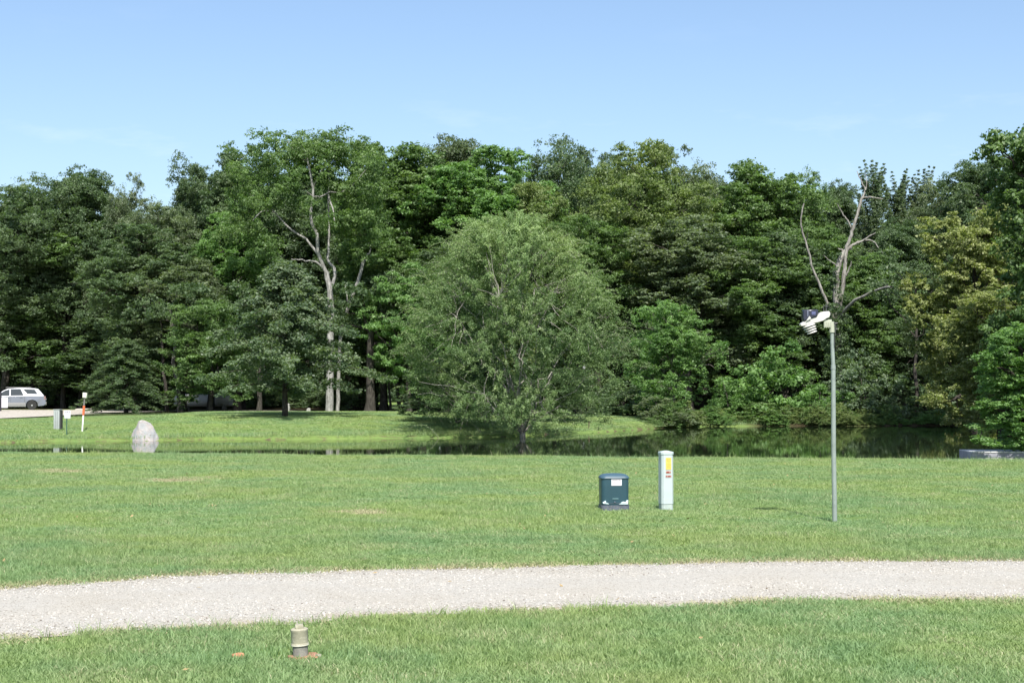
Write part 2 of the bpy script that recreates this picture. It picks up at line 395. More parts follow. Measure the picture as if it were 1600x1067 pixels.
mk_proto('low1', broadleaf, M_BARK, seed=42, H=10, Rr=3.4, base=0.8, nl=17, cl=16, crad=0.55, leaf=0.14, nspray=9, nleaf=22, flat=0.75, trunk_r=0.18)
mk_proto('low2', broadleaf, M_BARK, seed=43, H=10, Rr=3.6, base=1.4, nl=17, cl=16, crad=0.52, leaf=0.14, nspray=9, nleaf=22, flat=0.3, trunk_r=0.18, irregular=0.35)
def shrub(seed, H=3.0, Rr=2.0, n=60, crad=0.42, leaf=0.12, nspray=8, nleaf=22):
    g = np.random.default_rng(seed)
    u = unit(g.normal(size=(n, 3))); u[:, 2] = abs(u[:, 2])
    C = u * np.array([Rr, Rr, H - 0.2]) * (0.45 + 0.5 * g.random((n, 1))) * np.array([1, 1, 0.95]); C[:, 2] += 0.12
    C *= (1 + 0.12 * np.sin(u[:, :1] * 5 + seed) * np.array([1, 1, 0.6]))
    rad = crad * (0.6 + 0.8 * g.random(n))
    P = clump_leaves(C, rad, g, nspray, nleaf, 0.7, leaf); P[0][:, 2] = np.maximum(P[0][:, 2], 0.02)
    paths = [limb((g.normal() * 0.15, g.normal() * 0.15, -0.2), C[k] * 0.95, 0.06, 0.015, g, 6, 0.06, 0.1) for k in range(0, n, 4)]
    return P, paths
mk_proto('shrub0', shrub, M_BARK, seed=51)
mk_proto('shrub1', shrub, M_BARK, seed=52, n=70, crad=0.36, leaf=0.1)
mk_proto('shrub2', shrub, M_BARK, seed=53, n=60, crad=0.4, leaf=0.11)
def spiky(seed, H=18.0, Rr=1.9, nb=120):
    g = np.random.default_rng(seed); Ps = []; paths = [limb((0, 0, -0.3), (0, 0, H * 0.97), 0.24, 0.03, g, 12, 0.006)]
    C, D = [], []
    for i in range(nb):
        t = (i / nb) ** 0.85; z = 3 + (H - 3.6) * t; a = g.random() * 6.28; r = Rr * (1 - t) ** 0.6 * (0.35 + 0.75 * g.random()) + 0.12
        L = 1.3 + 1.2 * g.random(); d = np.array([math.cos(a) * 0.32, math.sin(a) * 0.32, 1.0])
        c0 = np.array([math.cos(a) * r * 0.6, math.sin(a) * r * 0.6, z - 0.5])
        if i % 2 == 0: paths.append(limb((0, 0, z - 1.4), c0, 0.05, 0.02, g, 4, 0.03))
        for s in np.linspace(0, 1, 9): C.append(c0 + d * L * s); D.append(0.34 * (1 - s * 0.75))
    C = np.array(C); D = np.array(D)
    P = clump_leaves(C, D * 0.9, g, 5, 14, 1.0, 0.10, spray_r=0.7)
    return P, paths
mk_proto('spire0', spiky, M_BARK, seed=61)
mk_proto('spire1', spiky, M_BARK, seed=62, Rr=2.4, nb=110)
def cedar(seed, H=7.0, Rr=2.6, nb=80, lf=0.09, cr=0.30, pw=0.75, dr=0.28, nq=7, z0=0.7):
    g = np.random.default_rng(seed); C, D = [], []; paths = [limb((0, 0, -0.2), (0, 0, H * 0.95), 0.13, 0.02, g, 10, 0.01)]
    for i in range(nb):
        t = i / nb; z = z0 + (H - z0 - 0.2) * t; a = i * 2.4 + g.random(); L = Rr * (1 - t) ** pw * min(1, 0.72 + t * 2.2) * (0.7 + 0.4 * g.random()) + 0.15
        e = np.array([math.cos(a) * L, math.sin(a) * L, z - dr * L]); s0 = np.array([0, 0, z])
        p, r = limb(s0, e, 0.035, 0.008, g, 6, 0.03, 0.16); paths.append((p, r))
        for q in np.linspace(0.25, 1, nq):
            j = q * 5; k = min(int(j), 4); C.append(p[k] + (p[k + 1] - p[k]) * (j - k) + np.array([0, 0, -0.06])); D.append(cr * (1.15 - 0.5 * q))
    P = clump_leaves(np.array(C), np.array(D), g, 6, 17, 0.6, lf, spray_r=0.6, droop=0.5)
    return P, paths
mk_proto('cedar', cedar, M_BARK, seed=71)
mk_proto('tiered', cedar, M_BARK, seed=72, H=7.6, Rr=3.9, nb=62, lf=0.12, cr=0.46, pw=0.8, dr=-0.05, nq=8, z0=1.0)

LEAFED = []
def place_tree(proto, px, d, top, wpx, tone, label, name='tree', cat='tree', group=None, rot=None, z=None, tree_trunk='trunk', bark=None):
    tm, cm, H0, R0 = PROTO[proto]
    if px < 215 and 100 < d < 121 and proto != 'cedar': d = 121 + (px % 7)
    x = X(px, d); zg = tz(x, d) if z is None else z
    H = (W(px, top, d).z - zg); s = wpx * d / F / 2 / R0
    e = empty(name, (x, d, zg), rot if rot is not None else random.uniform(0, 6.28)); e.scale = (s, s, H / H0)
    tag(e, label, cat, group)
    t = link(tree_trunk, tm, e); c = link('crown' if cat == 'tree' else 'foliage', cm, e)
    c.material_slots[0].link = 'OBJECT'; c.material_slots[0].material = M_LEAF[tone]
    if bark: t.material_slots[0].link = 'OBJECT'; t.material_slots[0].material = bark
    return e

# ------------------------------------------------------------------ ground, water, paths
def make_ground():
    xs = np.concatenate([-np.geomspace(1500, 45, 14)[:-1], np.arange(-45, 45.01, 0.5), np.geomspace(45, 1500, 14)[1:]])
    ys = np.concatenate([np.arange(-30, 14, 2.0), np.arange(14, 36, 0.5), np.arange(36, 48, 0.25), np.arange(48, 56, 1.0), np.arange(56, 92, 0.25), np.arange(92, 140, 2.0), np.geomspace(140, 3500, 22)])
    Xg, Yg = np.meshgrid(xs, ys); Z = terrain(Xg, Yg)
    Z = np.where(Yg < 16, 0.0, Z)
    nx, ny = len(xs), len(ys)
    i = np.arange(ny - 1)[:, None] * nx + np.arange(nx - 1)[None]
    Fc = np.stack([i, i + 1, i + nx + 1, i + nx], -1).reshape(-1, 4)
    b = Yg - y_farshore(Xg)
    mud = (0.42 * sst((Xg - 1) / 6) + 0.5 * (1 - sst((Xg - 1) / 4)) * (b < 0.3) - 0.5 * sst((Xg - 9) / 2)) * np.exp(-((b - 0.1) / (0.25 + 0.6 * sst(Xg / 6))) ** 2) + np.where(b < -0.3, 1.0, 0) * (Yg > y_near(Xg) + 1.2)
    edge = np.interp(Xg, [-60, -27, -22, -10, 0, 3.5, 9, 12, 60], [118, 117, 108, 103.5, 101, 96, 86, 86, 88])
    forest = sst((Yg - edge) / 1.5) * (1 - sst((Yg - 138) / 2) * (1 - sst((Yg - 172) / 3)))
    me = npmesh('ground', np.stack([Xg, Yg, Z], -1).reshape(-1, 3), Fc, 4, M_GROUND, {'mud': mud.ravel(), 'forest': forest.ravel()}, smooth=True)
    tag(link('ground', me), kind='structure')
make_ground()
me = npmesh('pond', [(-120, 30, WATER), (60, 30, WATER), (60, 110, WATER), (-120, 110, WATER)], [[0, 1, 2, 3]], 4, M_WATER)
tag(link('pond_water', me), kind='structure')
def ppx(L): return [(lambda p: (p.x, p.y))(G(a, b)) for a, b in L]
far_e = ppx([(0, 921), (90, 914), (160, 909), (280, 902), (400, 897), (600, 893), (800, 888), (1000, 883), (1200, 880), (1600, 878)])
near_e = ppx([(0, 1001), (100, 995), (200, 988), (400, 978), (600, 968), (800, 958), (1000, 951), (1090, 948), (1160, 940), (1400, 938), (1600, 937)])
fx, fy = zip(*far_e); nx_, ny_ = zip(*near_e)
def path_far(x): return lin(fx, fy, x)
def path_near(x): return lin(nx_, ny_, x)
def on_path(x, y, m=0.0): return (y < path_far(x) - m) & (y > path_near(x) + m)
def make_path():
    xs = np.arange(-30, 30.01, 0.12); g = np.random.default_rng(3); K = 14
    wob = np.interp(xs, xs[::3], g.normal(size=len(xs[::3])) * 0.035); wob2 = np.interp(xs, xs[::3], g.normal(size=len(xs[::3])) * 0.03)
    a = path_near(xs) - 0.03 + wob; b = path_far(xs) + 0.03 + wob2; t = np.linspace(0, 1, K)
    Y = a[None] + (b - a)[None] * t[:, None]; Xg = np.repeat(xs[None], K, 0)
    Z = 0.006 + 0.012 * np.sin(math.pi * t)[:, None] + 0.004 * np.sin(Xg * 2.1) * np.sin(Y * 3.0) * np.sin(math.pi * t)[:, None]
    n = len(xs); i = np.arange(K - 1)[:, None] * n + np.arange(n - 1)[None]
    Fc = np.stack([i, i + 1, i + n + 1, i + n], -1).reshape(-1, 4)
    tag(link('gravel_path', npmesh('gravel_path', np.stack([Xg, Y, Z], -1).reshape(-1, 3), Fc, 4, M_GRAVEL, {'edge': np.repeat((np.maximum(0, 1 - t / 0.28) * 0.75 + np.maximum(0, (t - 0.88) / 0.12) * 0.5)[:, None], n, 1).ravel()}, smooth=True)), kind='structure')
make_path()
def make_lot():
    poly = [(-90, 73), (-31, 80.5), (-27.6, 83), (-27.0, 88), (-26.7, 95), (-26.2, 102), (-24.4, 106.5), (-20.5, 108.2), (-15.5, 109.0), (-14.5, 110.3), (-22, 111.2), (-25.5, 113), (-45, 114), (-90, 114)]
    bm = bmesh.new(); vs = [bm.verts.new((x, y, 0.035)) for x, y in poly]; bm.faces.new(vs); bmesh.ops.triangulate(bm, faces=bm.faces)
    me = bpy.data.meshes.new('gravel_road'); bm.to_mesh(me); bm.free(); me.materials.append(M_GRAVEL2)
    tag(link('gravel_road', me), kind='structure')
make_lot()

# ------------------------------------------------------------------ scattered stuff through geometry nodes
def scatter(name, pts, rots, scl, idx, protos, label=None):
    colp = bpy.data.collections.new(name + '_sources')
    for p in protos: colp.objects.link(p)
    me = bpy.data.meshes.new(name); me.vertices.add(len(pts)); me.vertices.foreach_set('co', np.asarray(pts, np.float32).ravel())
    a = me.attributes.new('srot', 'FLOAT_VECTOR', 'POINT'); a.data.foreach_set('vector', np.asarray(rots, np.float32).ravel())
    a = me.attributes.new('sscl', 'FLOAT_VECTOR', 'POINT'); a.data.foreach_set('vector', np.asarray(scl, np.float32).ravel())
    a = me.attributes.new('sidx', 'INT', 'POINT'); a.data.foreach_set('value', np.asarray(idx, np.int32))
    me.update()
    o = link(name, me)
    ng = bpy.data.node_groups.new(name + '_scatter', 'GeometryNodeTree')
    ng.interface.new_socket('Geometry', in_out='INPUT', socket_type='NodeSocketGeometry')
    ng.interface.new_socket('Geometry', in_out='OUTPUT', socket_type='NodeSocketGeometry')
    N = ng.nodes; L = ng.links
    gi = N.new('NodeGroupInput'); go = N.new('NodeGroupOutput'); ip = N.new('GeometryNodeInstanceOnPoints')
    ci = N.new('GeometryNodeCollectionInfo'); ci.inputs['Collection'].default_value = colp
    ci.inputs['Separate Children'].default_value = True; ci.inputs['Reset Children'].default_value = True
    mp = N.new('GeometryNodeMeshToPoints')
    def na(nm, t):
        n = N.new('GeometryNodeInputNamedAttribute'); n.data_type = t; n.inputs['Name'].default_value = nm; return n.outputs['Attribute']
    L.new(gi.outputs[0], mp.inputs['Mesh']); L.new(mp.outputs[0], ip.inputs['Points']); L.new(ci.outputs[0], ip.inputs['Instance'])
    ip.inputs['Pick Instance'].default_value = True
    L.new(na('sidx', 'INT'), ip.inputs['Instance Index']); L.new(na('srot', 'FLOAT_VECTOR'), ip.inputs['Rotation']); L.new(na('sscl', 'FLOAT_VECTOR'), ip.inputs['Scale'])
    L.new(ip.outputs[0], go.inputs[0])
    md = o.modifiers.new('scatter', 'NODES'); md.node_group = ng
    tag(o, label, kind='stuff')
    return o

def mk_grassmat(name, straw=1.0):
    m, nt, b = newmat(name)
    at = nd(nt, 'ShaderNodeAttribute'); at.attribute_name = 'v'
    n1 = ramp(nt, noise(nt, 0.33, 5, 0.65, 'World'), [(0.40, 0.0), (0.60, 1.0)]); n2 = ramp(nt, noise(nt, 1.5, 5, 0.7, 'World'), [(0.42, 0.0), (0.66, 1.0)])
    g = mix(nt, n1, (0.205, 0.325, 0.148), (0.275, 0.36, 0.128)); g = mix(nt, math_(nt, 'MULTIPLY', n2, 0.5), g, (0.36, 0.42, 0.22))
    g = mix(nt, at.outputs['Fac'], mix(nt, 1.0, g, (0.75, 0.8, 0.7), 'MULTIPLY'), mix(nt, 1.0, g, (1.2, 1.15, 1.2), 'MULTIPLY'))
    f = math_(nt, 'ADD', at.outputs['Fac'], math_(nt, 'MULTIPLY', math_(nt, 'SUBTRACT', n2, 0.5), 0.16))
    g = mix(nt, ramp(nt, f, [(0.93, 0.0), (0.97, straw)]), g, (0.50, 0.47, 0.30))
    nt.links.new(g, b.inputs['Base Color']); b.inputs['Roughness'].default_value = 0.55; b.inputs['Specular IOR Level'].default_value = 0.3
    tr = nd(nt, 'ShaderNodeBsdfTranslucent'); nt.links.new(mix(nt, 1.0, g, (1.05, 1.2, 0.6), 'MULTIPLY'), tr.inputs[0])
    ms = nd(nt, 'ShaderNodeMixShader'); ms.inputs[0].default_value = 0.3
    nt.links.new(b.outputs[0], ms.inputs[1]); nt.links.new(tr.outputs[0], ms.inputs[2]); nt.links.new(ms.outputs[0], nt.nodes['Material Output'].inputs[0])
    return m
M_GRASS = mk_grassmat('grass_blades')
M_DRY = paint('dry_grass', (0.34, 0.32, 0.18), 0.8, 0.2, 20)
def grass_patch(name, seed, n, rad, h0, h1, wd, mat, lean=0.5):
    g = np.random.default_rng(seed)
    a = g.random(n) * 6.283; r = rad * np.sqrt(g.random(n)); x = r * np.cos(a); y = r * np.sin(a)
    h = h0 + (h1 - h0) * g.random(n) ** 1.6; th = g.random(n) * 6.283; le = lean * h * (0.3 + g.random(n)); ph = g.random(n) * 6.283
    dx, dy = np.cos(ph) * le, np.sin(ph) * le; sx, sy = np.cos(th) * wd * (0.6 + 0.8 * g.random(n)), np.sin(th) * wd
    z0 = np.full(n, -0.01)
    V = np.stack([np.stack([x - sx, y - sy, z0], -1), np.stack([x + sx, y + sy, z0], -1),
                  np.stack([x + dx * 0.35 + sx * 0.8, y + dy * 0.35 + sy * 0.8, h * 0.6], -1), np.stack([x + dx * 0.35 - sx * 0.8, y + dy * 0.35 - sy * 0.8, h * 0.6], -1),
                  np.stack([x + dx + sx * 0.15, y + dy + sy * 0.15, h], -1), np.stack([x + dx - sx * 0.15, y + dy - sy * 0.15, h * 0.995], -1)], 1).reshape(-1, 3)
    b = np.arange(n)[:, None] * 6
    Fc = np.concatenate([b + np.array([[0, 1, 2, 3]]), b + np.array([[3, 2, 4, 5]])])
    v = g.random(n)
    me = npmesh(name, V, Fc, 4, mat, {'v': np.concatenate([v, v])})
    return bpy.data.objects.new(name, me)
GP = [grass_patch('grass_patch', 100 + i, 230, 0.2, 0.012, 0.036 + 0.003 * i, 0.0024, M_GRASS, 0.9) for i in range(5)]
GP.append(grass_patch('tall_tuft', 106, 34, 0.07, 0.03, 0.085, 0.0024, M_GRASS, 0.7))
def lawn_points(n, y0, y1, g, wide=0.36, pad=0.6):
    y = np.sqrt(y0 ** 2 + (y1 ** 2 - y0 ** 2) * g.random(n)); x = (g.random(n) * 2 - 1) * (y * wide + pad)
    return x, y
g = np.random.default_rng(5)
X1, Y1 = lawn_points(6500, 7.5, 17.5, g); X2, Y2 = lawn_points(15000, 17, 42.5, g)
x = np.concatenate([X1, X2]); y = np.concatenate([Y1, Y2])
wob = 0.07 * np.sin(x * 7.3) + 0.05 * np.sin(x * 17.1 + 1) + 0.04 * g.normal(size=len(x))
keep = ~((y < path_far(x) + 0.12 + wob) & (y > path_near(x) - 0.12 - wob)) & (y < y_near(x) + 1.7)
PATCH_DRY = [(G(278, 751), 0.9), (G(92, 737), 0.75), (G(560, 800), 0.5)]
for c, r in PATCH_DRY: keep &= ~((((x - c.x) / r) ** 2 + ((y - c.y) / (r * 1.5)) ** 2 < g.random(len(x)) * 1.2))
keep &= ~((x - G(470, 1030).x) ** 2 + (y - G(470, 1030).y) ** 2 < 0.02)
x, y = x[keep], y[keep]; n = len(x); z = terrain(x, y); z[y < 16] = 0
far = sst((y - 14) / 22)
hs = (0.75 + 0.5 * g.random(n)) * (1 + 0.3 * np.sin(x * 0.8 + 2) * np.sin(y * 0.7))
sh = (0.9 + 0.3 * g.random(n)) * (1 + 0.35 * far)
idx = np.where(g.random(n) < 0.93, g.integers(0, 5, n), 5)
scatter('lawn_grass', np.stack([x, y, z], -1), np.stack([0 * x, 0 * x, g.random(n) * 6.28], -1), np.stack([sh, sh, hs], -1), idx, GP)
# taller seed stems on the shore crest and a few loose weeds
GS = [grass_patch('shore_stems', 120 + i, 26, 0.22, 0.03, 0.2, 0.003, M_GRASS, 0.35) for i in range(3)]
xs = g.uniform(-15, 13, 420); ys = y_near(xs) + g.normal(size=420) * 0.35 + 0.3
xs2 = g.uniform(-26, 14, 500); ys2 = y_farshore(xs2) + 0.15 + abs(g.normal(size=500)) * 0.5
xa = np.concatenate([xs, xs2]); ya = np.concatenate([ys, ys2]); n = len(xa)
hh = np.where(np.arange(n) < 420, 0.35 + 0.75 * g.random(n) ** 3, 0.8 + 0.6 * g.random(n)); sw = np.where(np.arange(n) < 420, 1.0, 2.2)
scatter('shore_grass', np.stack([xa, ya, terrain(xa, ya)], -1), np.stack([0 * xa, 0 * xa, g.random(n) * 6.28], -1), np.stack([sw, sw, hh], -1), g.integers(0, 3, n), GS)
# far bank lawn
xb = g.uniform(-40, 9, 12000); yb = g.uniform(60, 104, 12000)
k = (yb > y_farshore(xb) + 0.4) & (abs(xb) < yb * 0.36 + 1) & ~((xb < -26.3) & (yb > 79) ) & (yb < 103)
xb, yb = xb[k], yb[k]; n = len(xb); s3 = 2.3 + 0.6 * g.random(n)
scatter('far_bank_grass', np.stack([xb, yb, terrain(xb, yb)], -1), np.stack([0 * xb, 0 * xb, g.random(n) * 6.28], -1), np.stack([s3, s3, 0.9 + 0.5 * g.random(n)], -1), g.integers(0, 5, n), [o.copy() for o in GP[:5]])
# gravel stones
M_STONE = None
def mk_stonemat():
    m, nt, b = newmat('gravel_stones')
    n = noise(nt, 13, 2, 0.5, 'World'); oi = nd(nt, 'ShaderNodeObjectInfo')
    c = ramp(nt, oi.outputs['Random'], [(0.0, (0.13, 0.11, 0.09)), (0.08, (0.34, 0.32, 0.28)), (0.5, (0.41, 0.39, 0.35)), (1.0, (0.47, 0.45, 0.41))])
    nt.links.new(c, b.inputs['Base Color']); b.inputs['Roughness'].default_value = 0.85; return m
M_STONE = mk_stonemat()
ST = []
for i in range(4):
    bm = bmesh.new(); bmesh.ops.create_icosphere(bm, subdivisions=1, radius=1.0)
    for v in bm.verts: v.co *= random.uniform(0.75, 1.2); v.co.z *= 0.65
    me = bpy.data.meshes.new('stone'); bm.to_mesh(me); bm.free(); me.materials.append(M_STONE); ST.append(bpy.data.objects.new('stone', me))
xg = g.uniform(-5.6, 5.8, 60000); yg = g.uniform(9.5, 15.5, 60000); e = g.normal(size=60000) * 0.07
k = (yg < path_far(xg) + e) & (yg > path_near(xg) - e); xg, yg = xg[k], yg[k]; n = len(xg); s4 = 0.003 + 0.008 * g.random(n) ** 4 + 0.002 * g.random(n)
scatter('loose_gravel', np.stack([xg, yg, np.full(n, 0.014)], -1), g.random((n, 3)) * 0.6 + np.stack([0 * xg, 0 * xg, g.random(n) * 6.28], -1), np.stack([s4] * 3, -1) * (0.8 + 0.5 * g.random((n, 3))), g.integers(0, 4, n), ST)
GW = [grass_patch('weed_tuft', 160 + i, 9, 0.045, 0.04, 0.12, 0.0026, M_GRASS, 0.9) for i in range(3)]
n = 300; xw, yw = lawn_points(n, 8, 20, g); kk = g.random(n) < 0.28; xw[kk] = g.uniform(-4.5, -0.5, kk.sum()); yw[kk] = path_near(xw[kk]) - 0.02 - abs(g.normal(size=kk.sum())) * 0.06
ok = ~on_path(xw, yw, 0.02); xw, yw = xw[ok], yw[ok]; n = len(xw); sw = g.uniform(0.5, 1.1, n)
scatter('lawn_weeds', np.stack([xw, yw, np.where(yw < 16, 0, terrain(xw, yw))], -1), np.stack([0 * xw, 0 * xw, g.random(n) * 6.28], -1), np.stack([sw] * 3, -1), g.integers(0, 3, n), GW)
ML = paint('fallen_leaf', (0.30, 0.22, 0.10), 0.8, 0.3, 2)
def leaf_litter():
    out = []
    for i in range(2):
        V = [(-1, 0, 0), (-0.2, -0.45, 0.12), (1, 0, 0.25), (-0.1, 0.5, 0.05)]; out.append(bpy.data.objects.new('fallen_leaf', npmesh('fallen_leaf', V, [[0, 1, 2, 3]], 4, ML)))
    gg = np.random.default_rng(41); n = 260; lx, ly = lawn_points(n, 8, 36, gg); sz = gg.uniform(0.014, 0.03, n)
    zl = np.where(ly < 16, 0, terrain(lx, ly)) + np.where(on_path(lx, ly), 0.03, 0.035)
    scatter('fallen_leaves', np.stack([lx, ly, zl], -1), np.stack([gg.normal(size=n) * 0.3, gg.normal(size=n) * 0.3, gg.random(n) * 6.28], -1), np.stack([sz] * 3, -1), gg.integers(0, 2, n), out)
leaf_litter()
# thin dry thatch on the worn spots
GD = [grass_patch('thatch', 140 + i, 160, 0.22, 0.008, 0.035, 0.003, M_DRY, 1.6) for i in range(2)]
pd = []
for c, r in PATCH_DRY:
    for q in range(40 if r > 0.6 else 14):
        pd.append((c.x + g.normal() * r * 0.45, c.y + g.normal() * r * 0.55))
for q in range(260):       # straw along the gravel edge
    xx = g.uniform(-5, 5.5); pd.append((xx, path_far(xx) + 0.06 + abs(g.normal()) * 0.08 if q % 3 else path_near(xx) - 0.05 - abs(g.normal()) * 0.08))
pd = np.array(pd, float); n = len(pd); zz = terrain(pd[:, 0], pd[:, 1]); zz[pd[:, 1] < 16] = 0
scatter('dry_thatch', np.stack([pd[:, 0], pd[:, 1], zz], -1), np.stack([0 * zz, 0 * zz, g.random(n) * 6.28], -1), np.ones((n, 3)), g.integers(0, 2, n), GD)

# ------------------------------------------------------------------ the wood behind (a mass) and its single trees
def far_woods():
    src = []
    for kname, tone in (('oak0', 'dark'), ('oak2', 'grey'), ('maple0', 'mid')):
        for j in (0, 1):
            me = PROTO[kname][j].copy()
            if j: me.materials.clear(); me.materials.append(M_LEAF[tone])
            src.append(bpy.data.objects.new('source', me))
    for j in (0, 1):
        me = PROTO['shrub0'][j].copy()
        if j: me.materials.clear(); me.materials.append(M_LEAF['dark'])
        src.append(bpy.data.objects.new('source', me))
    # skyline keeps below the photographed one
    SKX = [0, 100, 200, 250, 340, 400, 560, 700, 770, 880, 950, 1100, 1200, 1300, 1380, 1450, 1600]
    SKY = [310, 300, 305, 320, 280, 250, 250, 250, 265, 255, 250, 265, 285, 325, 330, 310, 280]
    pts, rot, scl, idx = [], [], [], []
    gg = np.random.default_rng(9)
    for d, step in ((132, 62), (138, 60), (180, 52), (188, 50), (210, 60)):
        for px in range(-140, 1760, step):
            p = px + gg.uniform(-18, 18); dd = d + gg.uniform(-3, 3)
            if d < 150 and 575 < p < 650: continue
            top = np.interp(p, SKX, SKY) + gg.uniform(5, 45); x = X(p, dd); H = W(p, top, dd).z
            q = gg.integers(0, 3); a = gg.random() * 6.28; s = 0.95 + 0.25 * gg.random()
            for j in (0, 1):
                pts.append((x, dd, 0)); rot.append((0, 0, a)); scl.append((s, s, H / PROTO[('oak0', 'oak2', 'maple0')[q]][2])); idx.append(q * 2 + j)
    for d, step, hh in ((126, 24, 1.6), (134, 22, 2.4), (176, 17, 4.5), (186, 17, 6.0)):
        for px in range(-150, 1770, step):
            p = px + gg.uniform(-8, 8); dd = d + gg.uniform(-2, 2)
            if d < 150 and 570 < p < 660: continue
            a = gg.random() * 6.28; k = gg.uniform(0.8, 1.3)
            for j in (0, 1): pts.append((X(p, dd), dd, 0)); rot.append((0, 0, a)); scl.append((k * 0.9, k * 0.9, hh * k / 3)); idx.append(6 + j)
    scatter('distant_woods', pts, rot, scl, idx, src)
far_woods()

TG = 'trees of the wood beyond the pond'
T = [
 # proto, px, d, top, width, tone, label
 ('oak1', 8, 108, 286, 190, 'dark', 'dark tree at the left edge of the picture, rising behind the silver car'),
 ('open0', 68, 118, 272, 150, 'dark', 'tree with a thin ragged top between the left edge and the highest left-hand oak'),
 ('oak0', 128, 112, 260, 150, 'dark', 'highest dark oak of the left end, its top above the orange and white marker post'),
 ('open1', 190, 120, 268, 80, 'grey', 'narrow open-topped tree just left of the dip in the skyline'),
 ('oak2', 246, 111, 300, 120, 'grey', 'grey-green tree filling the dip in the skyline on the left'),
 ('oak3', 330, 117, 240, 130, 'dark', 'dark spreading tree right of the skyline dip, left of the pale-limbed tree'),
 ('open1', 288, 119, 256, 84, 'dark', 'slim dark tree on the right side of the skyline dip'),
 ('maple0', 378, 117, 232, 120, 'dark', 'dark tree half hidden behind the left side of the pale-limbed tree'),
 ('maple1', 585, 118, 217, 120, 'mid', 'blue-green tree directly right of the pale-limbed tree top'),
 ('maple0', 640, 113, 226, 190, 'mid', 'full mid-green tree between the pale-limbed tree and the bright rounded one'),
 ('oak0', 712, 132, 209, 150, 'grey', 'greyish rounded treetop peeping above the bright trees left of centre'),
 ('maple1', 755, 110, 230, 200, 'bright', 'bright green rounded tree behind the crown of the arching lawn tree'),
 ('open1', 806, 128, 231, 70, 'dark', 'small dark treetop in the notch of the skyline at the centre'),
 ('open0', 872, 120, 214, 140, 'dark', 'dark gappy tree right of the skyline notch with sky showing through'),
 ('oak3', 935, 127, 211, 120, 'dark', 'dark treetop between the gappy tree and the grey-green tree'),
 ('oak1', 1010, 111, 219, 200, 'olive', 'big grey-green tree behind the right side of the arching lawn tree'),
 ('open1', 1092, 119, 226, 150, 'grey', 'pale airy treetop above the two utility pedestals'),
 ('maple0', 1190, 114, 249, 160, 'mid', 'green tree stepping down the skyline left of the dead tree'),
 ('oak2', 1256, 121, 264, 110, 'mid', 'narrow green tree next to the left limb of the dead tree'),
 ('oak0', 1312, 126, 281, 100, 'dark', 'small dark treetop seen between the limbs of the dead tree'),
 ('spire0', 1366, 120, 247, 66, 'blue', 'tallest spire-shaped tree just right of the dead tree top'),
 ('spire1', 1405, 122, 262, 76, 'blue', 'spire-shaped tree, middle one of the three upright ones right of the dead tree'),
 ('spire0', 1442, 121, 262, 60, 'grey', 'spire-shaped tree, right-hand one of the three upright ones'),
 ('oak2', 1480, 117, 279, 110, 'grey', 'thin feathery tree between the spires and the dark rounded tree on the right'),
 ('oak0', 1530, 112, 248, 150, 'dark', 'dark rounded tree rising above the yellowing tree on the right'),
 ('maple1', 1590, 108, 238, 140, 'dark', 'dark tree behind the tall tree cut by the right edge'),
 # mid storey
 ('low0', 55, 106, 400, 200, 'grey', 'lower tree directly behind the silver car roof'),
 ('maple1', 95, 109, 340, 170, 'mid', 'mid-height leafy tree above the rear of the silver car'),
 ('maple1', 215, 108, 350, 150, 'dark', 'mid-height dark tree above the grey boulder'),
 ('maple0', 170, 104, 470, 170, 'dark', 'low dark tree behind the marker post at the gravel edge'),
 ('maple0', 285, 106, 400, 150, 'grey', 'mid-height greyish tree with its trunk beside the pale tank'),
 ('low1', 330, 101, 468, 130, 'mid', 'low broad tree overhanging the pale tank'),
 ('maple1', 372, 112, 330, 130, 'bright', 'bright green tree under the left limbs of the pale-limbed tree'),
 ('maple0', 600, 109, 350, 130, 'mid', 'green tree right of the pale leaning trunk'),
 ('low2', 640, 103, 410, 120, 'bright', 'small bright tree at the left shoulder of the arching lawn tree'),
 ('maple0', 565, 116, 420, 120, 'dark', 'dark tree behind the fork of the pale-limbed tree'),
 ('oak0', 700, 106, 380, 160, 'dark', 'dark tree hidden behind the left half of the arching lawn tree'),
 ('maple1', 838, 106, 285, 130, 'olive', 'yellow-green treetop rising just above the arching lawn tree'),
 ('oak2', 905, 106, 320, 160, 'mid', 'mid-height tree behind the right half of the arching lawn tree'),
 ('oak3', 970, 108, 400, 150, 'dark', 'dark tree between the arching lawn tree and the bright waterside tree'),
 ('maple0', 1075, 104, 330, 170, 'grey', 'mid-height grey-green tree above the bright waterside tree'),
 ('maple1', 1150, 105, 370, 170, 'mid', 'mid-height tree above the big waterside bush'),
 ('maple0', 1225, 107, 360, 150, 'dark', 'mid-height dark tree left of the weather station'),
 ('maple1', 1285, 108, 350, 130, 'mid', 'green tree directly behind the left limb of the dead tree'),
 ('maple0', 1350, 104, 395, 120, 'mid', 'green tree directly behind the right limb of the dead tree'),
 ('oak0', 1410, 106, 340, 130, 'dark', 'dark tree between the dead tree and the yellowing tree'),
 ('low0', 1432, 103, 470, 90, 'dark', 'low dark tree in the shaded corner at the right end of the pond'),
 ('oak2', 1560, 98, 360, 150, 'dark', 'dark tree behind the yellowing tree'),
]
for r in T: place_tree(*(r[:4] + (r[4] * (1.28 if 'spire' not in r[0] else 1.1),) + r[5:]), group=TG)
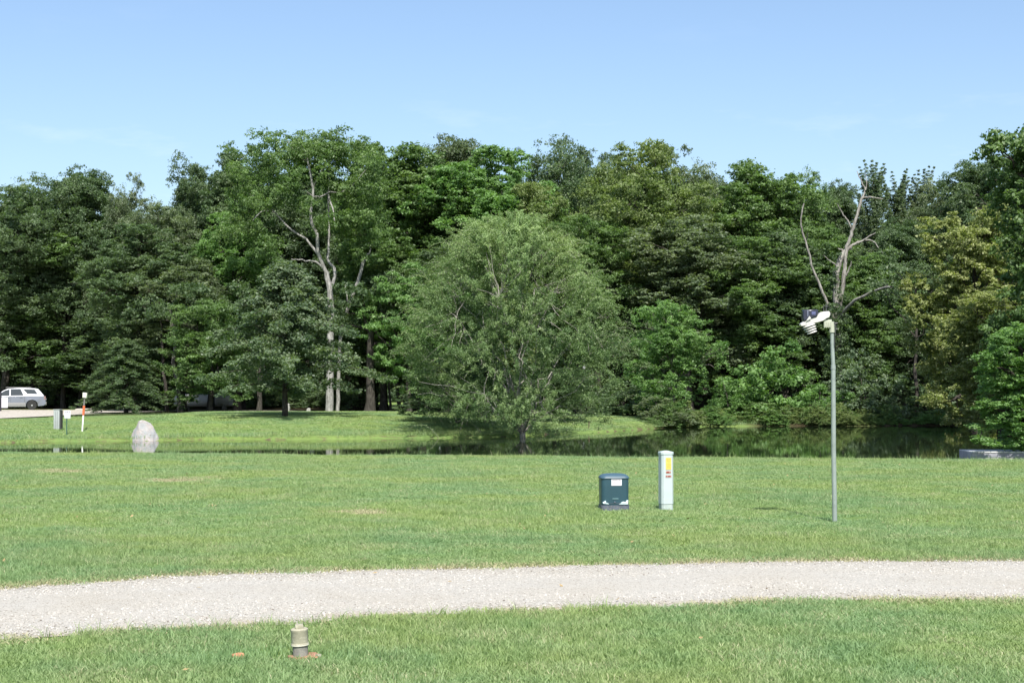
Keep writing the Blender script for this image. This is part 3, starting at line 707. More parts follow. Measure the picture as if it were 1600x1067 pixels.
# understorey and waterside bushes
UG = 'bushes on the far shore of the pond'
place_tree('cedar', 198, 99.5, 528, 140, 'dark', 'drooping feathery cedar between the marker post and the boulder', name='cedar_tree')
place_tree('tiered', 446, 75, 404, 250, 'blue', 'tiered young tree standing alone on the far lawn left of the pale trunk', name='young_tree', rot=1.1)
place_tree('low1', 716, 72.5, 545, 190, 'dark', 'small dark tree on the far bank under the left side of the lawn tree', name='young_tree', rot=0.3)
place_tree('low2', 866, 79, 575, 150, 'dark', 'small dark tree on the far bank behind the right side of the lawn tree', name='young_tree', rot=1.3)
place_tree('low1', 1050, 87, 468, 150, 'bright', 'bright green waterside tree with pale stems, right of the lawn tree', name='waterside_tree', bark=M_BARKG, rot=2.0)
B = [
 ('shrub0', 1205, 91, 528, 150, 'bright', 'largest rounded waterside bush, left of the weather station pole'),
 ('shrub1', 1138, 90, 586, 84, 'bright', 'small bright bush left of the largest rounded bush'),
 ('shrub0', 1346, 91, 542, 120, 'blue', 'bluish-green bush right of the weather station pole'),
 ('shrub1', 1038, 84.5, 618, 90, 'grey', 'leafy bush at the foot of the bright waterside tree'),
 ('shrub2', 1286, 90, 598, 90, 'bright', 'bush directly behind the weather station pole'),
 ('shrub1', 1125, 88.2, 636, 74, 'olive', 'low yellowish bush at the waterline right of the leafy one'),
 ('shrub2', 1190, 89, 628, 100, 'mid', 'low bush at the waterline under the largest rounded bush'),
 ('shrub1', 1252, 89, 634, 84, 'olive', 'low yellowish bush at the waterline just left of the pole'),
 ('shrub2', 1328, 89, 642, 90, 'olive', 'low grassy bush at the waterline just right of the pole'),
 ('shrub0', 1385, 90, 618, 60, 'blue', 'dark narrow bush beside the shaded end of the pond'),
 ('shrub0', 1455, 92, 600, 110, 'dark', 'dark bush in the shade at the right end of the pond'),
 ('shrub0', 990, 92, 590, 110, 'dark', 'dark bush behind the right edge of the lawn tree crown'),
 ('shrub2', 900, 97, 585, 130, 'dark', 'dark bush on the far bank behind the lawn tree'),
 ('shrub2', 800, 101, 590, 130, 'dark', 'dark bush at the wood edge behind the lawn tree trunk'),
 ('shrub1', 560, 112, 600, 80, 'dark', 'dim bush in the shade right of the pale trunk'),
 ('shrub1', 225, 110, 590, 90, 'dark', 'dim bush in the shade behind the boulder'),
 ('shrub2', 20, 118, 590, 120, 'dark', 'dim bush behind the silver car'),
 ('shrub0', 110, 112, 585, 100, 'dark', 'dim bush behind the car and marker post'),
 ('shrub0', 1500, 94, 560, 110, 'dark', 'dark bush under the yellowing tree'),
]
for r in B: place_tree(*(r[:4] + (r[4] * 1.15,) + r[5:]), name='bush', cat='bush', group=UG, tree_trunk='stems')
def bank_cover():
    src = []
    for kname, tone in (('shrub1', 'olive'), ('shrub2', 'mid'), ('shrub0', 'bright')):
        me = PROTO[kname][1].copy(); me.materials.clear(); me.materials.append(M_LEAF[tone]); src.append(bpy.data.objects.new('source', me))
    gg = np.random.default_rng(19); n = 150; xx = gg.uniform(7.5, 31, n); yy = y_farshore(xx) + 0.15 + abs(gg.normal(size=n)) * 1.0
    k = 0.16 + 0.42 * gg.random(n) ** 2.2
    scatter('bank_undergrowth', np.stack([xx, yy, terrain(xx, yy) - 0.05], -1), np.stack([0 * xx, 0 * xx, gg.random(n) * 6.28], -1), np.stack([k, k, k * gg.uniform(0.5, 1.0, n)], -1), gg.integers(0, 3, n), src)
bank_cover()
# bare trunks in the shade of the wood edge
def shade_trunks():
    gg = np.random.default_rng(77)
    L = [(62, 112, 5, 'thin dark trunk behind the silver car'), (100, 108, 9, 'dark trunk right of the silver car'), (262, 104, 6, 'slim trunk left of the pale tank'), (283, 103, 9, 'grey-brown trunk at the left end of the pale tank'),
         (405, 100, 9, 'trunk in deep shade left of the picnic table'), (578, 103, 17, 'broad black trunk right of the pale-limbed tree'), (612, 106, 4, 'thin trunk right of the broad black one'), (624, 108, 7, 'middle trunk of the clearing view'), (636, 104, 9, 'dark trunk nearest the left edge of the lawn tree crown'), (656, 107, 4, 'thin trunk partly behind the lawn tree crown'), (1430, 92, 7, 'slim dark trunk in the shaded corner of the pond')]
    for px, d, wpx, lab in L:
        if px < 215: d += 14
        x = X(px, d); z = tz(x, d); r = wpx * d / F / 2; e = empty('tree', (x, d, z)); tag(e, lab, 'tree', 'bare trunks in the shade of the wood')
        H = 6.5 + 1.5 * gg.random(); tp, tr = limb((0, 0, -0.2), (gg.normal() * 0.5, gg.normal() * 0.5, H), r, r * 0.5, gg, 9, 0.01); tr[0] *= 1.3
        paths = [(tp, tr)]; C = []
        for q in range(6):
            a = gg.random() * 6.28; c = np.array([math.cos(a) * 1.8, math.sin(a) * 1.8, H - 1.5 + q * 0.5]); paths.append(limb(tp[5 + q % 3], c, r * 0.35, 0.02, gg, 6, 0.05)); C.append(c)
        link('trunk', trunk_mesh('trunk', paths, M_BARKG if 'grey' in lab else M_BARK), e)
        link('crown', leaf_mesh('crown', *clump_leaves(np.repeat(C, 4, 0) + gg.normal(size=(24, 3)) * 0.6, np.full(24, 0.8), gg, 8, 16, 0.6, 0.18), M_LEAF['dark']), e)
shade_trunks()

# pale-limbed tall tree
def px_path(L, d, r0, r1, g, dy=None):
    pts = np.array([W(a, b, d + (0 if dy is None else dy * i / (len(L) - 1))) for i, (a, b) in enumerate(L)], float)
    k = max(3, (len(L) - 1) * 4 + 1); t = np.linspace(0, len(L) - 1, k)
    i0 = np.minimum(t.astype(int), len(L) - 2); f = (t - i0)[:, None]
    P0 = pts[np.maximum(i0 - 1, 0)]; P1 = pts[i0]; P2 = pts[i0 + 1]; P3 = pts[np.minimum(i0 + 2, len(L) - 1)]
    p = 0.5 * ((2 * P1) + (-P0 + P2) * f + (2 * P0 - 5 * P1 + 4 * P2 - P3) * f ** 2 + (-P0 + 3 * P1 - 3 * P2 + P3) * f ** 3)
    p += g.normal(size=p.shape) * 0.02
    return p, np.linspace(r0, r1, k) * d / F / 2
def pale_tree():
    g = np.random.default_rng(81); d = 102.0; x, z = X(514, d), tz(X(514, d), d)
    e = empty('tall_tree', (x, d, z)); tag(e, 'tall tree with pale grey trunk and long bare pale limbs, left of centre', 'tree')
    org = np.array([x, d, z])
    L = [([(514, 650), (515, 600), (516, 540), (517, 490), (515, 450), (510, 425)], 13, 8, 0),
         ([(510, 428), (498, 398), (495, 368), (485, 340), (489, 295), (480, 250), (470, 225)], 6.5, 2.2, -1.5),
         ([(516, 455), (523, 425), (512, 405), (514, 372), (513, 300), (517, 240), (528, 205)], 5.5, 1.6, 1),
         ([(500, 402), (478, 374), (452, 357), (430, 332), (408, 315), (385, 300)], 4, 1.3, 0.5),
         ([(507, 420), (493, 409), (472, 406), (455, 405)], 3.6, 1.6, -1),
         ([(513, 302), (495, 308), (480, 300)], 2.6, 1.1, -1), ([(514, 300), (535, 300), (555, 285), (575, 262)], 2.4, 1, -1.5),
         ([(513, 305), (520, 325), (522, 345)], 3, 1.5, -1), ([(489, 295), (500, 270), (515, 255)], 3, 1.5, 0),
         ([(517, 250), (530, 235), (545, 215)], 3, 1, 1), ([(480, 255), (462, 240), (445, 215)], 3, 1, -1),
         ([(430, 332), (410, 330), (395, 345)], 2.5, 1, -2)]
    link('trunk', trunk_mesh('pale_trunk', [(lambda q: (q[0] - org, q[1]))(px_path(a, d, r0, r1, g, dy)) for a, r0, r1, dy in L], M_BARKP, 8), e)
    cl = []
    spots = [(400, 225, 28), (430, 222, 26), (462, 222, 26), (495, 218, 24), (530, 216, 26), (560, 225, 22), (415, 255, 30), (450, 250, 26), (395, 290, 28), (425, 285, 24), (455, 275, 18), (385, 325, 24), (410, 350, 18),
             (540, 245, 22), (575, 240, 22), (560, 270, 24), (590, 270, 22), (545, 300, 18), (580, 305, 24), (560, 335, 22), (590, 340, 20), (470, 250, 16), (505, 245, 14), (478, 305, 9), (500, 340, 8), (535, 335, 14), (380, 262, 22), (480, 213, 20), (513, 212, 18), (400, 305, 22), (372, 300, 20), (360, 345, 18), (530, 280, 12), (470, 225, 14), (525, 225, 14), (500, 262, 10), (410, 370, 16)]
    for a, b, r in spots:
        b += 16
        for q in range(9):
            c = W(a + g.normal() * r * 0.6, b + g.normal() * r * 0.45, d + g.normal() * 1.6 + 1.0); cl.append((c.x - x, c.y - d, c.z - z))
    cl = np.array(cl)
    link('crown', leaf_mesh('pale_tree_crown', *clump_leaves(cl, 0.55 + 0.35 * g.random(len(cl)), g, 9, 22, 0.8, 0.15), M_LEAF['mid']), e)
    # the separate pale leaning trunk
    e2 = empty('leaning_tree', (X(530, d + 1), d + 1, z)); tag(e2, 'slender pale trunk leaning right beside the tall pale-limbed tree', 'tree')
    o2 = np.array([X(530, d + 1), d + 1, z])
    L2 = [([(528, 650), (529, 590), (532, 525), (545, 480), (559, 440), (571, 402)], 6, 5, 0), ([(545, 480), (540, 455), (538, 440)], 2.5, 1, 0), ([(571, 402), (578, 392), (576, 380)], 3, 1, 0)]
    link('trunk', trunk_mesh('leaning_trunk', [(lambda q: (q[0] - o2, q[1]))(px_path(a, d + 1, r0, r1, g, dy)) for a, r0, r1, dy in L2], M_BARKP, 8), e2)
    c2 = np.array([W(573 + g.normal() * 12, 400 + g.normal() * 10, d + 2 + g.normal()) for q in range(14)]) - o2
    link('crown', leaf_mesh('leaning_crown', *clump_leaves(c2, np.full(14, 0.5), g, 8, 16, 0.6, 0.16), M_LEAF['mid']), e2)
pale_tree()
def dead_tree():
    g = np.random.default_rng(83); d = 93.5; x, z = X(1310, d), tz(X(1310, d), d); e = empty('dead_tree', (x, d, z))
    tag(e, 'dead tree with bare grey limbs standing above the weather station', 'tree'); org = np.array([x, d, z])
    L = [([(1312, 655), (1309, 580), (1309, 500), (1306, 450), (1310, 412), (1320, 394), (1330, 386)], 15, 6, 0),
         ([(1311, 495), (1316, 455), (1320, 420), (1321, 398), (1328, 372), (1335, 350), (1343, 322), (1347, 309)], 7, 4, -0.3),
         ([(1347, 310), (1356, 308), (1366, 309), (1379, 311)], 3, 1.4, -0.5), ([(1347, 310), (1352, 298), (1347, 286), (1338, 268)], 3, 1.2, 0.3),
         ([(1331, 358), (1324, 345), (1316, 333), (1309, 319)], 3, 1.4, -0.4), ([(1325, 386), (1345, 378), (1358, 370), (1368, 364)], 4, 1.5, -0.6),
         ([(1330, 384), (1345, 377), (1362, 376), (1372, 385), (1382, 399)], 3, 1.2, -0.2), ([(1309, 515), (1298, 485), (1286, 458), (1272, 424), (1259, 378), (1251, 350), (1256, 318)], 5.5, 2, -1),
         ([(1259, 378), (1262, 362)], 3, 1.2, -1), ([(1311, 505), (1320, 486), (1335, 470), (1358, 459), (1378, 451), (1392, 448)], 6, 3, -5), ([(1376, 452), (1388, 445)], 2.4, 1.4, -4.5),
         ([(1309, 418), (1298, 408), (1286, 399)], 2.5, 1, -0.5), ([(1322, 430), (1329, 415), (1330, 408)], 3, 1.4, -0.3), ([(1317, 392), (1309, 388)], 3, 1.5, 0), ([(1352, 298), (1354, 285), (1352, 272)], 2, 1, 0.2)]
    link('trunk', trunk_mesh('dead_wood', [(lambda q: (q[0] - org, q[1]))(px_path(a, d, r0, r1, g, dy)) for a, r0, r1, dy in L], barkmat('dead_bark', (0.10, 0.092, 0.08), (0.34, 0.325, 0.29), 5), 8), e)
    cl = []
    for q in range(60):
        t = g.random(); c = W(1309 + g.normal() * (5 + 9 * t), 480 + 150 * t + g.normal() * 8, d - 0.4 + g.normal() * 0.35); cl.append((c.x - x, c.y - d, c.z - z))
    for q in range(12):
        c = W(1306 + g.normal() * 3, 400 + 80 * g.random(), d + g.normal() * 0.15); cl.append((c.x - x, c.y - d, c.z - z))
    cl = np.array(cl)
    link('ivy', leaf_mesh('ivy', *clump_leaves(cl, 0.3 + 0.25 * g.random(len(cl)), g, 8, 16, 0.8, 0.12), M_LEAF['dark']), e)
dead_tree()

# yellowing tree over the right end of the pond
mk_proto('yellow', broadleaf, M_BARK, seed=91, H=12, Rr=3.1, base=-0.6, nl=30, cl=17, crad=0.45, leaf=0.14, nspray=9, nleaf=22, flat=0.8, irregular=0.25)
place_tree('yellow', 1524, 82, 318, 195, 'yellow', 'yellowing tree leaning over the right end of the pond', name='yellowing_tree', rot=0.6, z=-0.45)
place_tree('yellow', 1568, 72, 440, 190, 'yellow', 'lower yellowish tree behind the bright green tree by the dock', name='yellowing_tree', rot=2.6, z=-0.3)
mk_proto('edge', broadleaf, M_BARK, seed=93, H=13, Rr=2.6, base=-0.3, nl=28, cl=16, crad=0.4, leaf=0.13, nspray=9, nleaf=20, flat=0.6)
place_tree('edge', 1652, 64, 172, 215, 'mid', 'tall green tree cut off by the right edge of the picture', name='tall_tree', rot=0.2)
mk_proto('fine', broadleaf, M_BARK, seed=95, H=4.6, Rr=1.55, base=0.3, nl=24, cl=22, crad=0.2, leaf=0.062, nspray=10, nleaf=24, flat=0.7, trunk_r=0.07)
place_tree('fine', 1618, 36.9, 500, 230, 'bright', 'bright green tree beside the timber dock at the right edge', name='small_tree', rot=0.9)

# ------------------------------------------------------------------ the arching tree on the near shore
def lawn_tree():
    g = np.random.default_rng(101); base = G(816, 712.5); org = np.array(base)
    e = empty('lawn_tree', base); tag(e, 'broad fine-leaved tree with arching twigs standing alone on the near shore', 'tree')
    Hh = W(800, 332, base.y).z - base.z; Rr = 188 * base.y / F; cx = X(801, base.y) - base.x
    paths = [limb((0, 0, -0.25), (0.02, 0, 1.0), 0.15, 0.125, g, 5, 0.01)]; paths[0][1][0] *= 1.3
    fork = np.array([0.02, 0, 0.95]); limbs = []
    for i in range(13):
        a = i * 2.4 + g.random() * 0.5; t = (i + 0.5) / 13; rr = Rr * (0.62 if i > 3 else 0.25) * (0.7 + 0.4 * g.random()); zz = Hh * (0.82 - 0.45 * (rr / Rr) + 0.06 * g.normal()) 
        p = limb(fork + g.normal(size=3) * 0.03, (cx + rr * math.cos(a), rr * math.sin(a), zz), 0.045, 0.014, g, 10, 0.04, 0.07); paths.append(p); limbs.append(p[0])
    for i in range(9):
        a = i * 2.4 + 1; rr = Rr * (0.38 + 0.22 * g.random()); p = limb(fork, (cx + rr * math.cos(a), rr * math.sin(a), 1.7 + 1.1 * g.random()), 0.035, 0.012, g, 9, 0.03, 0.12); paths.append(p); limbs.append(p[0])
    nodes = np.concatenate([q[3:] for q in limbs])
    P, N, Tt, L_, W_, V_ = [], [], [], [], [], []
    nt_ = 2600
    K = 125; cu = unit(g.normal(size=(K, 3))); cu[:, 2] = np.where(cu[:, 2] < -0.75, -cu[:, 2], cu[:, 2]); ck = 0.55 + 0.53 * g.random(K) ** 0.7; cv = g.random(K) * 0.42
    for i in range(nt_):
        # twig end on the outline: flat-bottomed dome
        q = g.integers(0, K) if g.random() < 0.9 else -1
        if q >= 0: u = unit(cu[q] + g.normal(size=3) * 0.105); k = ck[q] * (0.84 + 0.16 * g.random()) * (1.0 + 0.10 * math.sin(q * 12.9))
        else: u = unit(g.normal(size=3)); k = 0.4 + 0.6 * g.random() ** 0.5
        u[2] = u[2] if u[2] > -0.8 else -u[2]
        tq = np.clip((u[2] + 0.8) / 1.8, 0, 1) ** 0.95                   # height in the crown, 0 bottom, 1 top
        rp = Rr * max(0.02, 1 - (abs(tq - 0.36) / (0.64 if tq > 0.36 else 0.62)) ** 2.1) ** 0.5
        an = math.atan2(u[1], u[0]); rp *= 1 + 0.10 * math.sin(an * 3 + tq * 7) + 0.07 * math.sin(an * 7 - tq * 11 + 2)
        uh = u[:2] / max(1e-6, np.hypot(u[0], u[1])); zb = 1.22 + 0.2 * math.sin(3 * math.atan2(u[1], u[0]) + 1)
        kr = k if g.random() < 0.75 or tq > 0.9 else g.random() ** 0.5
        if tq < 0.25: kr = g.random() ** 0.5
        end = np.array([cx + uh[0] * rp * kr, uh[1] * rp * kr, zb + (Hh - zb) * tq * (1 - 0.12 * (1 - k))])
        end[:2] += g.normal(size=2) * 0.08
        outd = unit(np.array([u[0], u[1], 0.15])); Lt = 0.55 + 0.7 * g.random(); upper = max(0, u[2])
        start = end - outd * Lt * 0.75 - np.array([0, 0, Lt * (0.35 if upper > 0.2 else 0.2)]) * (0.5 + g.random())
        tt = np.linspace(0, 1, 8)[:, None]; droopy = 0.25 + 0.35 * g.random()
        wild = g.random() < 0.16 + 0.14 * upper
        pts = start + (end - start) * tt + np.array([0, 0, 1]) * (np.sin(tt * 2.2) * Lt * 0.28 - tt ** 3 * Lt * droopy * (1.1 if wild else 0.7)) + (outd * tt ** 2 * 0.55 if wild else 0)
        if i % 5 == 0 or wild: paths.append((pts, np.linspace(0.006, 0.0025, 8)))
        if i % 9 == 0:
            j = np.argmin(((nodes - start) ** 2).sum(1)); paths.append(limb(nodes[j], start, 0.014, 0.006, g, 5, 0.04))
        nl = 60 if wild else 130
        s = g.random(nl) ** 0.8 * 7; k0 = np.minimum(s.astype(int), 6); f = (s - k0)[:, None]
        c = pts[k0] + (pts[k0 + 1] - pts[k0]) * f; sp = 0.035 if wild else 0.07
        P.append(c + g.normal(size=(nl, 3)) * sp * (1.15 - 0.5 * s[:, None] / 7)); dr = unit(pts[k0 + 1] - pts[k0])
        N.append(np.array([0, 0, 0.45]) + outd * 0.35 + g.normal(size=(nl, 3)) * 0.6); Tt.append(dr + g.normal(size=(nl, 3)) * 0.6)
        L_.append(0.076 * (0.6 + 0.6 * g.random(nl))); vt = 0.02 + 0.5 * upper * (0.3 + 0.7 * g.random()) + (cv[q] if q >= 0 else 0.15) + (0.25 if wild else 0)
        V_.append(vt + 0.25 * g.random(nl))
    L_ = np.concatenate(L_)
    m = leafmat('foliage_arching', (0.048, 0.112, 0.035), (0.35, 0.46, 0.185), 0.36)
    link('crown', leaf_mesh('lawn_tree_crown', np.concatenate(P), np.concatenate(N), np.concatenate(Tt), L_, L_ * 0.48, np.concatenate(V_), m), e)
    link('trunk', trunk_mesh('lawn_tree_wood', paths, M_BARKW, 6), e)
lawn_tree()

# ------------------------------------------------------------------ objects
def lines(parent, y, x0, x1, zs, mat, th=0.006, seedg=None):       # rows of tiny unreadable print on a label
    mb = MB(); gg = random.Random(seedg or 1)
    for z, h in zs:
        x = x0
        while x < x1:
            w_ = gg.uniform(0.6, 2.2) * h; w_ = min(w_, x1 - x); mb.box((x + w_ / 2, y, z), (w_, 0.001, h)); x += w_ + h * 0.5
    return mb.build('print', mat, parent, smooth=False)
M_WHITE = paint('white_label', (0.60, 0.60, 0.63), 0.5, 0.03); M_INK = paint('grey_ink', (0.16, 0.13, 0.14), 0.6); M_RED = paint('red_ink', (0.25, 0.05, 0.035), 0.6)

# green utility pedestal
def green_box():
    b = G(959, 796.5); s = b.y / F; e = empty('utility_box', b, R(5)); tag(e, 'dark teal-green utility box with white label and chipped base on the lawn', 'utility box')
    w2 = 45 * s / 2; h = 57 * s; dp = 0.16
    mg = paint('teal_plastic', (0.024, 0.064, 0.084), 0.38, 0.1, 5, spec=0.5); mgl = paint('teal_worn', (0.045, 0.09, 0.12), 0.45, 0.1, 12)
    mg2 = paint('base_grey', (0.075, 0.09, 0.12), 0.7, 0.25, 20, dirt=(0.2, 0.19, 0.16))
    def rr(wx, wy, r, n=6):
        pts = []
        for cx, cyy, a0 in ((wx - r, wy - r, 0), (-wx + r, wy - r, 90), (-wx + r, -wy + r, 180), (wx - r, -wy + r, 270)):
            for k in range(n + 1): a = R(a0 + 90 * k / n); pts.append((cx + r * math.cos(a), cyy + r * math.sin(a)))
        return pts
    def loft(levels):
        mb = MB(); rings = []
        for z, wx, wy, r in levels: rings.append([mb.bm.verts.new((x, y, z)) for x, y in rr(wx, wy, r)])
        n = len(rings[0])
        for a, c in zip(rings, rings[1:]):
            for k in range(n): mb.bm.faces.new((a[k], a[(k + 1) % n], c[(k + 1) % n], c[k]))
        mb.bm.faces.new(rings[0]); mb.bm.faces.new(rings[-1]); return mb
    loft([(-0.04, w2 * 0.985, dp * 0.98, 0.045), (h * 0.145, w2 * 0.985, dp * 0.98, 0.045)]).build('base', mg2, e)
    loft([(h * 0.15, w2 * 0.955, dp * 0.93, 0.06), (h * 0.5, w2 * 0.96, dp * 0.95, 0.06), (h * 0.86, w2 * 0.965, dp * 0.95, 0.06)]).build('body', mg, e)
    lid = loft([(h * 0.86, w2 * 0.995, dp, 0.06), (h * 0.885, w2 * 1.0, dp * 1.02, 0.06), (h * 0.93, w2 * 0.95, dp * 0.95, 0.07), (h * 0.972, w2 * 0.8, dp * 0.75, 0.08), (h * 0.993, w2 * 0.55, dp * 0.5, 0.07), (h, w2 * 0.25, dp * 0.2, 0.03)]).build('lid', mgl, e)
    yb = -dp * 0.95 - 0.003
    mb = MB(); mb.box((0.015, yb, h * 0.765), (w2 * 0.72, 0.003, h * 0.17)); lab = mb.build('label_sticker', M_WHITE, e, smooth=False)
    lines(lab, yb - 0.003, 0.015 - w2 * 0.3, 0.015 + w2 * 0.3, [(h * 0.832, 0.008)], M_INK, seedg=3)
    lines(lab, yb - 0.003, 0.015 - w2 * 0.25, 0.015 + w2 * 0.05, [(h * 0.79, 0.005), (h * 0.765, 0.005), (h * 0.74, 0.005)], paint('pink_ink', (0.55, 0.3, 0.3), 0.6), seedg=4)
    mb = MB(); mb.box((0.0, yb, h * 0.325), (w2 * 0.42, 0.004, 0.012), bevel=0.002); mb.build('embossed_plate', paint('plate', (0.12, 0.22, 0.23), 0.5), e)
    mb = MB(); mb.box((0, yb - 0.001, h * 0.205), (w2 * 1.5, 0.003, 0.004)); mb.build('seam', mg2, e, smooth=False)
    mb = MB(); mb.cyl((-w2 * 0.05, yb - 0.004, h * 0.235), 0.011, 0.011, 0.01, 12, rot=(R(90), 0, 0)); mb.build('lock', mg2, e)
    # chipped white primer patches above the base
    mp = paint('bare_primer', (0.55, 0.68, 0.7), 0.6, 0.1, 30); 
    for nm, pts in (('primer_patch', [(-0.165, 0.098), (-0.09, 0.09), (-0.1, 0.105), (-0.128, 0.112), (-0.135, 0.14), (-0.16, 0.125), (-0.178, 0.115)]), ('primer_patch', [(0.045, 0.088), (0.17, 0.088), (0.175, 0.145), (0.15, 0.142), (0.14, 0.118), (0.11, 0.125), (0.085, 0.118), (0.07, 0.1)])):
        mb = MB(); mb.prism([(x, z) for x, z in pts], yb - 0.002, yb + 0.004); mb.build(nm, mp, e, smooth=False)
green_box()
def white_pedestal():
    b = G(1040.5, 797.5); s = b.y / F; e = empty('utility_pedestal', b, R(14)); tag(e, 'tall pale grey-white utility pedestal with yellow and red stickers on the lawn', 'utility pedestal')
    h = 93 * s; w2 = 21 * s / 2 * 0.97; m = paint('pedestal_paint', (0.42, 0.49, 0.49), 0.45, 0.05, 6, dirt=(0.42, 0.46, 0.44)); md = paint('pedestal_skirt', (0.36, 0.42, 0.40), 0.6, 0.1, 14, dirt=(0.25, 0.26, 0.18))
    c = 0.03
    mb = MB()
    def ring(z, wx): 
        cc = min(c, wx * 0.3); return [mb.bm.verts.new(p) for p in ((-wx + cc, -wx, z), (wx - cc, -wx, z), (wx, -wx + cc, z), (wx, wx - cc, z), (wx - cc, wx, z), (-wx + cc, wx, z), (-wx, wx - cc, z), (-wx, -wx + cc, z))]
    def stack(lv):
        rs = [ring(z, wx) for z, wx in lv]
        for a, q in zip(rs, rs[1:]):
            for k in range(8): mb.bm.faces.new((a[k], a[(k + 1) % 8], q[(k + 1) % 8], q[k]))
        mb.bm.faces.new(rs[0]); mb.bm.faces.new(rs[-1])
    stack([(-0.05, w2 * 0.93), (h * 0.105, w2 * 0.93)]); mb.build('skirt', md, e, smooth=False, bevel=0.003)
    mb = MB(); stack([(h * 0.11, w2 * 0.975), (h * 0.935, w2 * 0.95)]); mb.build('body', m, e, smooth=False, bevel=0.003)
    mb = MB(); stack([(h * 0.935, w2 * 1.02), (h * 0.978, w2 * 1.02), (h, w2 * 0.2)]); mb.build('cap', m, e, smooth=False, bevel=0.004)
    y = -w2 * 0.975 - 0.002
    mb = MB(); mb.box((0.008, y, h * 0.785), (w2 * 0.86, 0.002, h * 0.2)); st = mb.build('yellow_sticker', paint('yellow_label', (0.62, 0.44, 0.10), 0.5, 0.15, 30), e, smooth=False)
    lines(st, y - 0.002, -0.018, 0.034, [(h * 0.86, 0.006), (h * 0.83, 0.006), (h * 0.775, 0.006), (h * 0.73, 0.006)], paint('ochre_ink', (0.55, 0.36, 0.05), 0.6), seedg=5)
    mb = MB(); mb.box((0.006, y, h * 0.643), (w2 * 0.8, 0.002, 0.032)); st = mb.build('red_sticker', paint('peach_label', (0.42, 0.27, 0.21), 0.6), e, smooth=False)
    lines(st, y - 0.002, -0.024, 0.034, [(h * 0.643, 0.022)], M_RED, seedg=6)
    mb = MB(); mb.box((0.008, y, h * 0.575), (w2 * 0.95, 0.002, 0.032)); st = mb.build('red_sticker', paint('pink_label', (0.42, 0.31, 0.29), 0.6), e, smooth=False)
    lines(st, y - 0.002, -0.028, 0.04, [(h * 0.575, 0.018)], M_RED, seedg=8)
white_pedestal()

